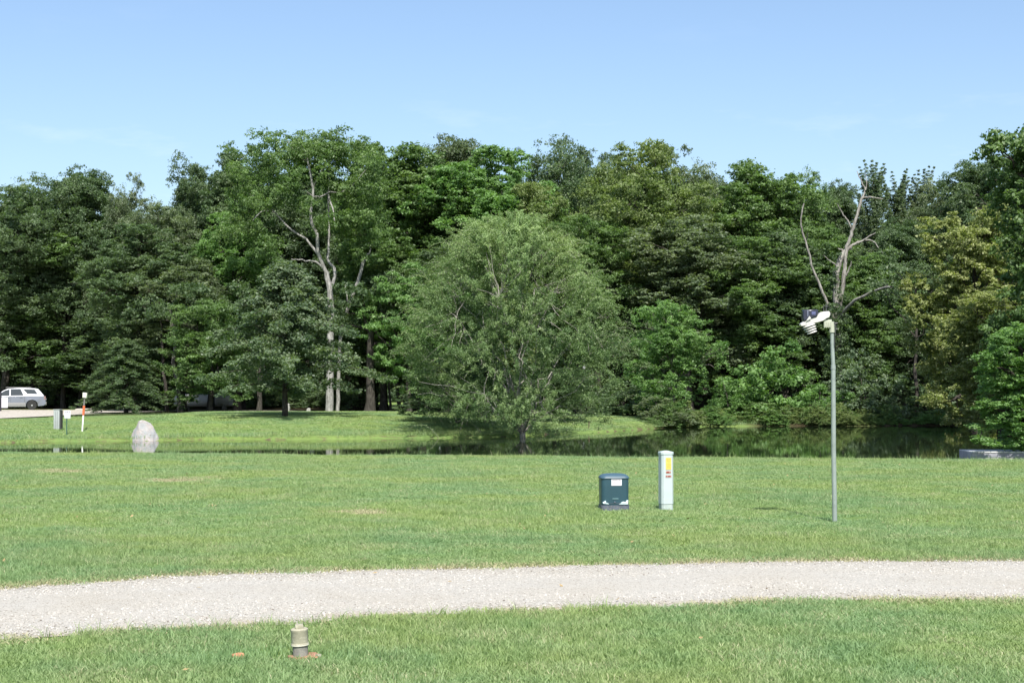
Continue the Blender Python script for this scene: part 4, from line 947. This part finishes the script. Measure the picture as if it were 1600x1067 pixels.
def weather_station():
    b = G(1304.5, 817); d = b.y; s = d / F; e = empty('weather_station', b); tag(e, 'white weather station tilted on a tall thin galvanised pole on the lawn', 'weather station')
    mp = paint('galvanised_pole', (0.235, 0.275, 0.255), 0.5, 0.12, 7, dirt=(0.18, 0.215, 0.195)); mw = paint('white_plastic', (0.50, 0.495, 0.46), 0.4, 0.05, spec=0.5)
    mk = paint('black_plastic', (0.022, 0.025, 0.045), 0.22, 0.1); mkb = paint('beige_plastic', (0.36, 0.38, 0.30), 0.5, 0.05); mdk = paint('dark_hardware', (0.05, 0.05, 0.05), 0.5)
    def L(px, py, dy=0.0): p = W(px, py, d + dy); return np.array([p.x - b.x, p.y - b.y, p.z - b.z])
    g = np.random.default_rng(1)
    top = L(1299, 500); V, Fc = tubes([(np.array([(0, 0, -0.1), L(1302.5, 700), L(1302, 572)]), np.array([0.031, 0.030, 0.028]))], 20); link('pole', npmesh('pole', V, Fc, 4, mp, smooth=True), e)
    V, Fc = tubes([(np.array([L(1302, 574), L(1300.5, 540), L(1299.5, 504)]), np.array([0.025, 0.024, 0.024]))], 20); link('upper_pole', npmesh('upper_pole', V, Fc, 4, mp, smooth=True), e)
    V, Fc = tubes([(np.array([L(1302, 577), L(1302, 570)]), np.array([0.032, 0.030]))], 20); link('pole_joint', npmesh('joint', V, Fc, 4, mp, smooth=True), e)
    # mounting bracket: sleeve on the pole plus ribbed block
    mb = MB(); c = L(1300, 511); mb.cyl(tuple(c), 0.035, 0.033, 17 * s, 16)
    c = L(1293, 505.5); mb.box(tuple(c), (0.10, 0.06, 0.10), bevel=0.006)
    for k in range(4): q = L(1287.5 + k * 3.2, 508); mb.box((q[0], q[1] - 0.033, q[2]), (0.007, 0.008, 0.07))
    mb.build('bracket', mkb, e)
    for z in (505, 514): mb = MB(); q = L(1305.5, z); mb.cyl((q[0], q[1] - 0.01, q[2]), 0.008, 0.008, 0.045, 8, rot=(0, R(90), 0)); mb.build('clamp_bolt', mdk, e)
    # white arm body, seen side-on: outline in the picture plane, swept in depth and bevelled
    outl = [(1249.5, 507), (1253, 503.5), (1262, 499.5), (1275, 495.5), (1281, 488), (1287, 487), (1294, 486.5), (1296, 489), (1296, 492), (1294.5, 496), (1290, 498), (1285, 501.5), (1277, 504), (1264, 506.5), (1255, 509.5), (1251, 510)]
    pts = [(L(a, q)[0], L(a, q)[2]) for a, q in outl]
    mb = MB(); mb.prism(pts, -0.055, 0.055); mb.build('arm', mw, e, bevel=0.005)
    # rain funnel / solar housing in black
    o2 = [(1254, 484.5), (1276.5, 484), (1277, 490), (1275, 495), (1262, 499.2), (1254.5, 502.5), (1253.5, 497)]
    mb = MB(); mb.prism([(L(a, q)[0], L(a, q)[2]) for a, q in o2], -0.07, 0.07); hs_ = mb.build('funnel_housing', mk, e, bevel=0.01)
    mb = MB(); q = L(1269.5, 490); mb.box((q[0], -0.074, q[2]), (0.052, 0.006, 0.045), bevel=0.002); mb.build('solar_panel', paint('panel_glass', (0.09, 0.10, 0.2), 0.12), hs_)
    mb = MB()
    for a in (1260.5,): q = L(a, 490.5); mb.box((q[0], -0.073, q[2]), (0.010, 0.006, 0.075), bevel=0.002)
    mb.build('rim', paint('grey_plastic', (0.18, 0.2, 0.27), 0.3), hs_)
    mb = MB(); q = L(1262, 500.5); mb.prism([(q[0] - 0.035, q[2] - 0.012), (q[0] + 0.01, q[2] + 0.052), (q[0] + 0.03, q[2] + 0.02)], -0.079, -0.07); mb.build('gusset', mw, e)
    # stacked louvre plates of the sensor shield, tilted
    tilt = R(-19); ax = np.array([math.sin(tilt) * -1, 0, -math.cos(tilt)]); st0 = L(1264.5, 508)
    for k in range(4):
        c = st0 + np.array([0.012 * k - 0.005, 0, -0.029 * k]) ; r = 0.088 - 0.007 * k
        mb = MB(); mb.lathe([(r * 0.55, 0.012), (r * 0.8, 0.008), (r, -0.010), (r * 0.98, -0.014), (r * 0.7, -0.004), (r * 0.5, 0.0)], 28, tuple(c), rot=(0, tilt, 0)); mb.build('shield_plate', mw, e)
    mb = MB(); mb.cyl(tuple(st0 + np.array([0.01, 0, -0.05])), 0.045, 0.042, 0.11, 16, rot=(0, tilt, 0)); mb.build('shield_core', mdk, e)
    mb = MB(); q = L(1287, 482); mb.cyl(tuple(q), 0.006, 0.005, 0.075, 8); q2 = L(1291, 478); mb.cyl(tuple(q2), 0.018, 0.02, 0.03, 12); mb.cyl(tuple(L(1291, 483)), 0.008, 0.008, 0.05, 8); mb.build('wind_sensor_stub', mdk, e)
    V, Fc = tubes([(np.array([L(1303.5, 503, -0.03), L(1306, 512, -0.05), L(1304.5, 525, -0.04), L(1303.8, 540, -0.035)]), np.full(4, 0.005))], 6); link('cable', npmesh('cable', V, Fc, 4, mdk, smooth=True), e)
weather_station()

def cleanout():
    b = G(470, 1028.5); s = b.y / F; e = empty('cleanout_pipe', b); e.rotation_euler = (R(2), R(-3), 0); tag(e, 'weathered grey pipe stub with a capped coupling in the foreground grass', 'pipe')
    h = 53 * s; mg = paint('weathered_pvc', (0.31, 0.295, 0.215), 0.75, 0.12, 20, dirt=(0.48, 0.47, 0.35), bmp=0.2); ml = paint('old_grey_pipe', (0.21, 0.205, 0.18), 0.8, 0.2, 22, dirt=(0.28, 0.27, 0.22), bmp=0.3)
    mb = MB(); mb.lathe([(0.047, -0.05), (0.047, h * 0.12), (0.048, h * 0.40)], 36); mb.build('lower_pipe', ml, e)
    mb = MB(); mb.lathe([(0.053, h * 0.395), (0.0555, h * 0.41), (0.0555, h * 0.45), (0.0525, h * 0.47), (0.053, h * 0.8), (0.055, h * 0.82), (0.0545, h * 0.865), (0.050, h * 0.88)], 40); mb.build('coupling', mg, e)
    mb = MB(); mb.lathe([(0.051, h * 0.875), (0.047, h * 0.89), (0.03, h * 0.893)], 40)
    mb.box((0, 0, h * 0.945), (0.052, 0.052, h * 0.115), rot=(0, 0, R(12)), bevel=0.006); mb.build('cap', mg, e)
    mb = MB(); mb.lathe([(0.0535, h * 0.397), (0.0563, h * 0.402), (0.0563, h * 0.425), (0.0535, h * 0.43)], 40); mb.build('chipped_rim', paint('pale_chips', (0.62, 0.60, 0.5), 0.8, 0.2, 60, dirt=(0.3, 0.28, 0.2)), e)
    # brick rubble round it
    mr = paint('brick_rubble', (0.30, 0.15, 0.09), 0.9, 0.25, 18, dirt=(0.30, 0.24, 0.16), bmp=0.6)
    def chunk(name, px, py, sz, label, m, seed, rz=0.0):
        p = G(px, py); r = random.Random(seed); bm = bmesh.new(); bmesh.ops.create_icosphere(bm, subdivisions=3, radius=1.0)
        for v in bm.verts:
            q = 1 + 0.13 * math.sin(v.co.x * 5 + seed) * math.cos(v.co.y * 4 + seed) + r.uniform(-0.04, 0.04); v.co *= q
            v.co = Vector((max(-0.8, min(0.8, v.co.x)) * sz[0], max(-0.75, min(0.75, v.co.y)) * sz[1], max(-0.6, min(0.6, v.co.z)) * sz[2]))
        me = bpy.data.meshes.new(name); bm.to_mesh(me); bm.free(); me.materials.append(m)
        o = link(name, me, None, (p.x, p.y, p.z + sz[2] * 0.4)); o.rotation_euler = (R(3), R(-4), rz); tag(o, label, 'brick piece' if 'brick' in label else 'stone')
    chunk('brick_slab', 474, 1031, (0.115, 0.085, 0.022), 'flat red-brown brick slab at the foot of the capped pipe stub', mr, 2, 0.3)
    chunk('brick_fragment', 372, 1030, (0.045, 0.04, 0.03), 'orange broken brick piece in the grass left of the capped pipe stub', paint('orange_brick', (0.46, 0.21, 0.11), 0.9, 0.25, 30, bmp=0.4), 5, 0.5)
    chunk('small_stone', 497, 1031, (0.028, 0.025, 0.026), 'small grey stone just right of the capped pipe stub', paint('grey_stone', (0.26, 0.24, 0.19), 0.9, 0.3, 40, bmp=0.4), 9)
cleanout()

def boulder():
    p = Vector((X(226, 63.3), 63.3, -0.5)); s = p.y / F
    # silhouette-driven: polar profile, peaked left of centre, steep left face, long right slope
    bm = bmesh.new(); bmesh.ops.create_icosphere(bm, subdivisions=5, radius=1.0); g_ = random.Random(4)
    planes = [((-0.75, -0.35, 0.62), 0.80), ((0.62, -0.35, 0.66), 0.76), ((0.1, -0.95, 0.22), 0.72), ((-0.95, -0.1, 0.1), 0.92), ((0.95, -0.15, -0.05), 0.95), ((0.35, -0.8, 0.5), 0.68), ((-0.4, -0.85, 0.3), 0.75), ((0.2, 0.9, 0.4), 0.7), ((-0.3, 0.7, 0.65), 0.72), ((0.85, -0.3, 0.4), 0.8)]
    from mathutils import noise as mn
    for v in bm.verts:
        c = v.co.copy()
        for n_, d_ in planes:
            n_ = Vector(n_).normalized(); k = c.dot(n_)
            if k > d_: c -= n_ * (k - d_) * 0.93
        c += v.co.normalized() * (mn.fractal(v.co * 2.2, 1.0, 2.0, 5) * 0.05)
        v.co = Vector((c.x * 0.60, c.y * 0.5, c.z * 1.0 + (0.0)))
        v.co.x += (-0.08) * max(0, v.co.z)
    me = bpy.data.meshes.new('boulder'); bm.to_mesh(me); bm.free()
    m, nt, b = newmat('boulder_rock')
    n1 = noise(nt, 3.5, 6, 0.7); n2 = noise(nt, 14, 6, 0.7)
    c = mix(nt, ramp(nt, n1, [(0.4, 0.0), (0.6, 1.0)]), (0.30, 0.32, 0.32), (0.40, 0.36, 0.33)); c = mix(nt, ramp(nt, n2, [(0.55, 0.0), (0.68, 0.7)]), c, (0.12, 0.10, 0.09))
    c = mix(nt, ramp(nt, n2, [(0.30, 0.6), (0.42, 0.0)]), c, (0.42, 0.41, 0.39))
    nt.links.new(c, b.inputs['Base Color']); b.inputs['Roughness'].default_value = 0.9; bump(nt, b, n2, 0.8, 0.05); me.materials.append(m)
    me.polygons.foreach_set('use_smooth', np.ones(len(me.polygons), bool)); me.set_sharp_from_angle(angle=R(30))
    zs = np.empty(len(me.vertices) * 3); me.vertices.foreach_get('co', zs); zs = zs.reshape(-1, 3); top = zs[:, 2].max()
    o = link('boulder', me, None, (p.x, p.y + 0.15, W(223, 656, p.y).z - top)); tag(o, 'pale grey and pink boulder at the water edge of the far bank', 'boulder')
boulder()

def left_things():
    # grey cabinet
    b = G(90, 671.5); s = b.y / F; e = empty('utility_cabinet', b, R(-10)); tag(e, 'narrow light grey metal cabinet on the far bank left of the small white sign', 'utility cabinet')
    m = paint('cabinet_grey', (0.33, 0.36, 0.35), 0.5, 0.06, 4); h = 30.5 * s
    mb = MB(); mb.box((0, 0, h / 2), (9.5 * s, 9 * s, h + 0.05), bevel=0.008); mb.build('body', m, e)
    mb = MB(); mb.box((5.6 * s, 0.02, h / 2), (1.6 * s, 0.2, h * 0.98)); mb.build('side_channel', paint('cabinet_dark', (0.05, 0.05, 0.05), 0.6), e, smooth=False)
    mb = MB(); mb.box((-1.2 * s, -4.7 * s, h / 2), (0.012, 0.01, h * 0.9)); mb.box((1.8 * s, -4.7 * s, h / 2), (0.012, 0.01, h * 0.9)); mb.build('seam', paint('cabinet_seam', (0.2, 0.22, 0.22), 0.6), e, smooth=False)
    mb = MB(); mb.box((0, 0, h + 0.02), (11 * s, 10 * s, 0.03), bevel=0.006); mb.build('top', m, e)
    # little sign
    b = G(104, 679.5); s = b.y / F; e = empty('small_sign', b, R(3)); tag(e, 'small white sign on a green post by the water beside the grey cabinet', 'sign')
    mg = paint('green_post', (0.04, 0.10, 0.06), 0.6); hh = 37.5 * s
    mb = MB(); mb.box((0, 0.012, hh / 2 - 0.05), (1.7 * s, 0.03, hh + 0.05)); mb.build('post', mg, e, smooth=False)
    mb = MB(); mb.box((0.03, -0.012, 31.8 * s), (9.6 * s, 0.012, 12.5 * s), bevel=0.003); bo = mb.build('board', M_WHITE, e)
    lines(bo, -0.02, 0.03 - 3.4 * s, 0.03 + 4 * s, [(36.2 * s, 1.5 * s)], M_INK, seedg=11); lines(bo, -0.02, 0.03 - 3.8 * s, 0.03 + 3.8 * s, [(27.2 * s, 0.9 * s)], paint('faded_ink', (0.35, 0.4, 0.38), 0.6), seedg=12)
    # marker post, leaning right
    b = G(128.5, 674); s = b.y / F; e = empty('marker_post', b); e.rotation_euler = (0, R(3.5), R(0)); tag(e, 'leaning white and orange marker post with a small pale box on top', 'marker post')
    def seg(name, z0, z1, r0, r1, m): mb = MB(); mb.cyl((0, 0, (z0 + z1) / 2 * s), r0 * s, r1 * s, (z1 - z0) * s, 16); return mb.build(name, m, e)
    seg('post', -3, 25.5, 1.15, 1.35, paint('white_paint', (0.78, 0.78, 0.76), 0.5, 0.04)); seg('orange_sleeve', 25.4, 40, 1.7, 1.9, paint('orange_paint', (0.66, 0.14, 0.05), 0.55, 0.15, 10))
    seg('neck', 39.8, 53, 1.3, 1.1, paint('neck_grey', (0.16, 0.15, 0.14), 0.6, 0.3, 30)); mb = MB(); mb.box((0.01, 0, 56.5 * s), (6.4 * s, 5.5 * s, 8 * s), bevel=0.012); mb.build('top_box', paint('pale_box', (0.62, 0.64, 0.52), 0.5), e)
    # pale slab beyond the road
    q = G(133, 640.5); mb = MB(); mb.box((0, 0, 0.03), (24 * q.y / F, 1.4, 0.16), bevel=0.04); o = mb.build('concrete_slab', paint('pale_concrete', (0.45, 0.42, 0.38), 0.9, 0.1, 6), loc=q); tag(o, 'low pale concrete slab beyond the gravel behind the marker post', 'slab')
    # sign board at the very edge
    d = 108.0; b = Vector((X(3.2, d), d, tz(X(3.2, d), d))); s = d / F; e = empty('edge_sign', b); tag(e, 'white notice board on a dark post at the left edge in front of the car', 'sign')
    def hz(py): return W(0, py, d).z - b.z
    mb = MB(); mb.box((-1.6 * s, 0.03, hz(613) / 2 - 0.05), (2.6 * s, 0.08, hz(613) + 0.1)); mb.build('post', paint('dark_post', (0.012, 0.012, 0.02), 0.6), e, smooth=False)
    mb = MB(); mb.box((5.2 * s, -0.03, (hz(621) + hz(637)) / 2), (9.6 * s, 0.02, hz(621) - hz(637)), bevel=0.004); bo = mb.build('board', M_WHITE, e)
    for k, z in enumerate((624, 628, 632)): lines(bo, -0.045, 2 * s, 8.6 * s, [(hz(z), 0.05)], paint('pale_ink', (0.5, 0.5, 0.56), 0.6), seedg=20 + k)
    # thin stake on the far bank
    b = G(920, 670); s = b.y / F; o = MB(); o.cyl((0, 0, 5 * s), 0.9 * s, 0.7 * s, 12 * s, 8); o = o.build('stake', paint('stake_brown', (0.1, 0.07, 0.05), 0.8), loc=b); o.rotation_euler = (0, R(3), 0); tag(o, 'thin brown stake on the far bank right of the lawn tree', 'stake')
left_things()

def tank():
    d = 118.0; x0, x1 = X(272, d), X(372, d); s = d / F; b = Vector(((x0 + x1) / 2, d, 0)); e = empty('storage_tank', b, R(-2)); tag(e, 'long pale grey horizontal tank in the shade at the wood edge', 'tank')
    r = 10.0 * s; L = (x1 - x0) - 2 * r * 0.5; zc = W(300, 625.5, d).z
    prof = [(0.02, -L / 2 - r * 0.5)] + [(r * math.sin(R(a)), -L / 2 - r * 0.5 * math.cos(R(a))) for a in range(15, 91, 15)] + [(r * math.sin(R(a)), L / 2 + r * 0.5 * math.cos(R(a))) for a in range(90, 0, -15)] + [(0.02, L / 2 + r * 0.5)]
    mb = MB(); mb.lathe(prof, 40, (0, 0, zc), rot=(0, R(90), 0)); mb.build('shell', paint('tank_paint', (0.60, 0.60, 0.56), 0.5, 0.08, 1.5, dirt=(0.45, 0.45, 0.40)), e)
    for sx in (-0.33, 0.33): mb = MB(); mb.box((sx * L, 0, (zc - r * 0.7) / 2), (0.25, r * 1.5, max(0.2, zc - r * 0.7))); mb.build('saddle', paint('saddle', (0.3, 0.3, 0.28), 0.8), e)
    mb = MB(); mb.lathe([(0.18, 0), (0.2, 0.05), (0.2, 0.16), (0.12, 0.22), (0.02, 0.23)], 20, (L * 0.12, 0, zc + r - 0.03)); mb.build('valve_dome', paint('tank_dome', (0.5, 0.5, 0.46), 0.5), e)
tank()
def stone_blocks():
    m = paint('pale_limestone', (0.30, 0.29, 0.26), 0.9, 0.2, 4, bmp=0.4)
    for px, py0, py1, wpx, sh, lab in ((448, 627, 645, 13, 0.0, 'squarish pale stone block in the shade left of the young tree trunk'), (481, 635, 647, 11, 0.5, 'small wedge-shaped pale stone right of the young tree trunk')):
        d = 97.0; s_ = d / F; x = X(px, d); z = tz(x, d); hz = W(px, py0, d).z - z; w2 = wpx * s_ / 2; r = random.Random(px)
        bm = bmesh.new(); bmesh.ops.create_icosphere(bm, subdivisions=4, radius=1.0)
        for v in bm.verts:
            c = v.co; k = 1.0 / max(abs(c.x), abs(c.y), abs(c.z)); c = c * (0.45 + 0.55 * k) * 0.85
            q = 1 + 0.05 * math.sin(c.x * 7 + px) * math.cos(c.z * 6) + r.uniform(-0.012, 0.012)
            t = (c.z + 1) / 2; v.co = Vector(((c.x * (1 - sh * max(0, t))) * w2 * q + sh * 0.2 * t, c.y * w2 * 0.8 * q, (t * hz) * q - 0.05))
        me = bpy.data.meshes.new('stone_block'); bm.to_mesh(me); bm.free(); me.materials.append(m)
        tag(link('stone_block', me, None, (x, d, z)), lab, 'stone', 'pale stones by the young tree')
stone_blocks()
def dock():
    d = 36.6; p = Vector((X(1517, d), d, -0.035)); e = empty('dock', p, R(-3)); tag(e, 'low grey timber dock at the near shore under the bright green tree on the right', 'dock')
    m = paint('grey_timber', (0.27, 0.27, 0.31), 0.85, 0.15, 5, bmp=0.2); m2 = paint('grey_timber_top', (0.55, 0.55, 0.56), 0.85, 0.12, 7, bmp=0.2)
    mb = MB(); mb.box((1.6, 0.02, 0.125), (3.2, 0.05, 0.11), bevel=0.005); mb.build('upper_fascia', m, e)
    mb = MB(); mb.box((1.6, 0.03, 0.02), (3.18, 0.045, 0.09), bevel=0.005); mb.build('lower_fascia', paint('pale_timber', (0.46, 0.46, 0.43), 0.85, 0.15, 5), e)
    mb = MB()
    for k in range(22): mb.box((0.07 + k * 0.146, 0.62, 0.195), (0.138, 1.28, 0.028), bevel=0.003)
    mb.build('decking', m2, e)
    mb = MB(); mb.box((0.025, 0.66, 0.09), (0.05, 1.2, 0.2), bevel=0.004); mb.build('end_fascia', m, e)
    for x in (0.1, 1.6, 3.1):
        mb = MB(); mb.box((x, 1.1, -0.25), (0.1, 0.1, 0.84)); mb.build('pile', m, e)
dock()

def suv():
    d = 115.0; s = d / F
    # car frame: +x towards the rear (picture right), y=-0.9 is the near side
    rear_corner = X(72, d); yaw = R(17)
    e = empty('parked_car', (0, 0, 0), yaw); L = 4.58; hw = 0.9
    base = Vector((rear_corner, d, 0.0)); off = Matrix.Rotation(yaw, 3, 'Z') @ Vector((L / 2, -hw, 0)); e.location = (base.x - off.x, d - off.y + 0.0, 0.0)
    tag(e, 'silver SUV parked beyond the gravel at the left edge of the picture', 'car')
    body = paint('silver_paint', (0.23, 0.24, 0.26), 0.25, 0.02, 2, metallic=0.6); clad = paint('lower_cladding', (0.22, 0.22, 0.22), 0.5, 0.05); glass = paint('car_glass', (0.02, 0.03, 0.035), 0.06, 0.05); tyre = paint('tyre_rubber', (0.02, 0.02, 0.02), 0.8)
    rim_m = paint('alloy', (0.55, 0.56, 0.57), 0.3, 0.03, metallic=0.7)
    hl = L / 2; wr = 0.36; wx = (-1.32, 1.32)
    def arch(cx, r, n=10): return [(cx + r * math.cos(R(180 - 180 * k / n)), wr + r * math.sin(R(180 - 180 * k / n)) * 0.98) for k in range(n + 1)]
    low = [(-hl + 0.05, 0.35), (-hl + 0.12, 0.27)] + arch(wx[0], 0.43) + arch(wx[1], 0.43) + [(hl - 0.15, 0.30), (hl - 0.02, 0.42)]
    low = [(-hl + 0.03, 0.42), (-hl + 0.15, 0.27)] + [(wx[0] - 0.43, 0.27)] + arch(wx[0], 0.43) + [(wx[0] + 0.43, 0.25), (wx[1] - 0.43, 0.25)] + arch(wx[1], 0.43) + [(wx[1] + 0.43, 0.29), (hl - 0.12, 0.34), (hl, 0.45)]
    up = [(hl + 0.01, 0.62), (hl - 0.03, 0.95), (hl - 0.10, 1.04), (0.6, 1.05), (-0.95, 0.99), (-1.25, 0.97), (-hl + 0.35, 0.85), (-hl + 0.04, 0.68)]
    def shell(pts, ws):            # pts outline, ws half-width function of z -> closed body
        mb = MB(); rows = []
        for sgn, k in ((-1, 1.0), (1, 1.0)):
            rows.append([mb.bm.verts.new((x, sgn * ws(z), z)) for x, z in pts])
        n = len(pts); mb.bm.faces.new(rows[0]); mb.bm.faces.new(list(reversed(rows[1])))
        for k in range(n): mb.bm.faces.new((rows[0][k], rows[1][k], rows[1][(k + 1) % n], rows[0][(k + 1) % n]))
        bmesh.ops.triangulate(mb.bm, faces=[f for f in mb.bm.faces if len(f.verts) > 4]); return mb
    shell(low + up, lambda z: hw if z < 0.8 else hw - 0.06 * (z - 0.8) / 0.25).build('body', body, e, bevel=0.02)
    roof = [(hl - 0.07, 1.035), (hl - 0.28, 1.30), (hl - 0.52, 1.58), (hl - 0.75, 1.635), (0.4, 1.67), (-0.35, 1.62), (-0.75, 1.45), (-1.35, 0.96)]
    shell(roof, lambda z: 0.84 - 0.24 * (z - 1.0) / 0.67).build('cabin', body, e, bevel=0.02)
    # lower cladding strip, made taller to paint in the body's darker lower reflection
    for sgn in (-1, 1):
        mb = MB(); mb.box((0, sgn * (hw + 0.006), 0.41), (1.74, 0.02, 0.30), bevel=0.008); mb.build('sill_cladding', clad, e)
    mb = MB(); mb.box((hl + 0.0, 0, 0.50), (0.14, 1.72, 0.24), bevel=0.04); mb.build('rear_bumper', clad, e); mb = MB(); mb.box((-hl + 0.04, 0, 0.46), (0.14, 1.72, 0.24), bevel=0.04); mb.build('front_bumper', clad, e)
    def wy(z): return 0.84 - 0.24 * (z - 1.0) / 0.67 + 0.006
    def side_glass(pts, name='side_window'):
        for sgn in (-1, 1):
            mb = MB(); mb.bm.faces.new([mb.bm.verts.new((x, sgn * wy(z), z)) for x, z in pts]); o = mb.build(name, glass, e, smooth=False)
            sol = o.modifiers.new('t', 'SOLIDIFY'); sol.thickness = 0.012; sol.offset = 0
    side_glass([(-1.22, 1.06), (-0.28, 1.08), (-0.28, 1.55), (-0.6, 1.46)]); side_glass([(-0.20, 1.08), (0.72, 1.10), (0.50, 1.58), (-0.20, 1.57)]); side_glass([(0.98, 1.22), (1.72, 1.20), (1.50, 1.53), (0.68, 1.57)])
    mb = MB(); mb.bm.faces.new([mb.bm.verts.new(p) for p in ((hl - 0.115, -0.74, 1.10), (hl - 0.115, 0.74, 1.10), (hl - 0.49, 0.60, 1.56), (hl - 0.49, -0.60, 1.56))]); o = mb.build('rear_window', glass, e, smooth=False); o.location = (0.02, 0, 0.012)
    mb = MB(); mb.bm.faces.new([mb.bm.verts.new(p) for p in ((-1.30, -0.76, 1.02), (-1.30, 0.76, 1.02), (-0.79, 0.64, 1.43), (-0.79, -0.64, 1.43))]); o = mb.build('windscreen', glass, e, smooth=False); o.location = (-0.02, 0, 0.015)
    for sgn in (-1, 1):
        mb = MB(); mb.box((hl - 0.05, sgn * 0.79, 0.9), (0.12, 0.17, 0.26), bevel=0.03); mb.build('tail_light', paint('tail_lamp', (0.25, 0.16, 0.15), 0.15), e)
        mb = MB(); mb.box((-hl + 0.16, sgn * 0.72, 0.72), (0.2, 0.28, 0.16), bevel=0.03); mb.build('headlight', paint('lamp_glass', (0.6, 0.62, 0.64), 0.1), e)
        mb = MB(); mb.box((-1.02, sgn * 0.98, 1.06), (0.12, 0.2, 0.14), bevel=0.03); mb.build('mirror', body, e)
        for hx in (-0.4, 0.55): mb = MB(); mb.box((hx, sgn * (hw - 0.04), 0.93), (0.2, 0.05, 0.04), bevel=0.01); mb.build('door_handle', body, e)
        mb = MB(); mb.box((0.35, sgn * 0.58, 1.69), (1.8, 0.04, 0.04), bevel=0.01); mb.build('roof_rail', clad, e)
        for cx in wx:
            w_ = link('wheel', None, e) if False else empty('wheel', (cx, sgn * 0.79, wr)); w_.parent = e
            mb = MB(); mb.lathe([(0.22, -0.11), (0.33, -0.115), (0.36, -0.085), (0.36, 0.085), (0.33, 0.115), (0.22, 0.11)], 36, rot=(R(90), 0, 0)); mb.build('tyre', tyre, w_)
            mb = MB(); mb.lathe([(0.235, -0.10), (0.235, 0.10), (0.2, 0.03), (0.2, -0.03)], 32, rot=(R(90), 0, 0)); yy = sgn * 0.09
            for k in range(5): a = R(90 + 72 * k); mb.box((math.cos(a) * 0.125, yy, math.sin(a) * 0.125), (0.22, 0.03, 0.075), rot=(0, -a, 0), bevel=0.006)
            mb.cyl((0, yy, 0), 0.06, 0.06, 0.05, 16, rot=(R(90), 0, 0)); mb.build('rim', rim_m, w_)
    mb = MB(); mb.box((hl + 0.035, 0, 0.80), (0.02, 0.5, 0.14)); mb.build('number_plate', paint('plate_white', (0.5, 0.52, 0.55), 0.5), e, smooth=False)
    mb = MB()
    for px_, w_ in ((-0.24, 0.012), (0.80, 0.012), (-1.02, 0.012)): mb.box((px_, -hw - 0.001, 0.7), (w_, 0.006, 0.6))
    mb.build('door_trim', paint('seam', (0.08, 0.08, 0.08), 0.7), e, smooth=False)
suv()
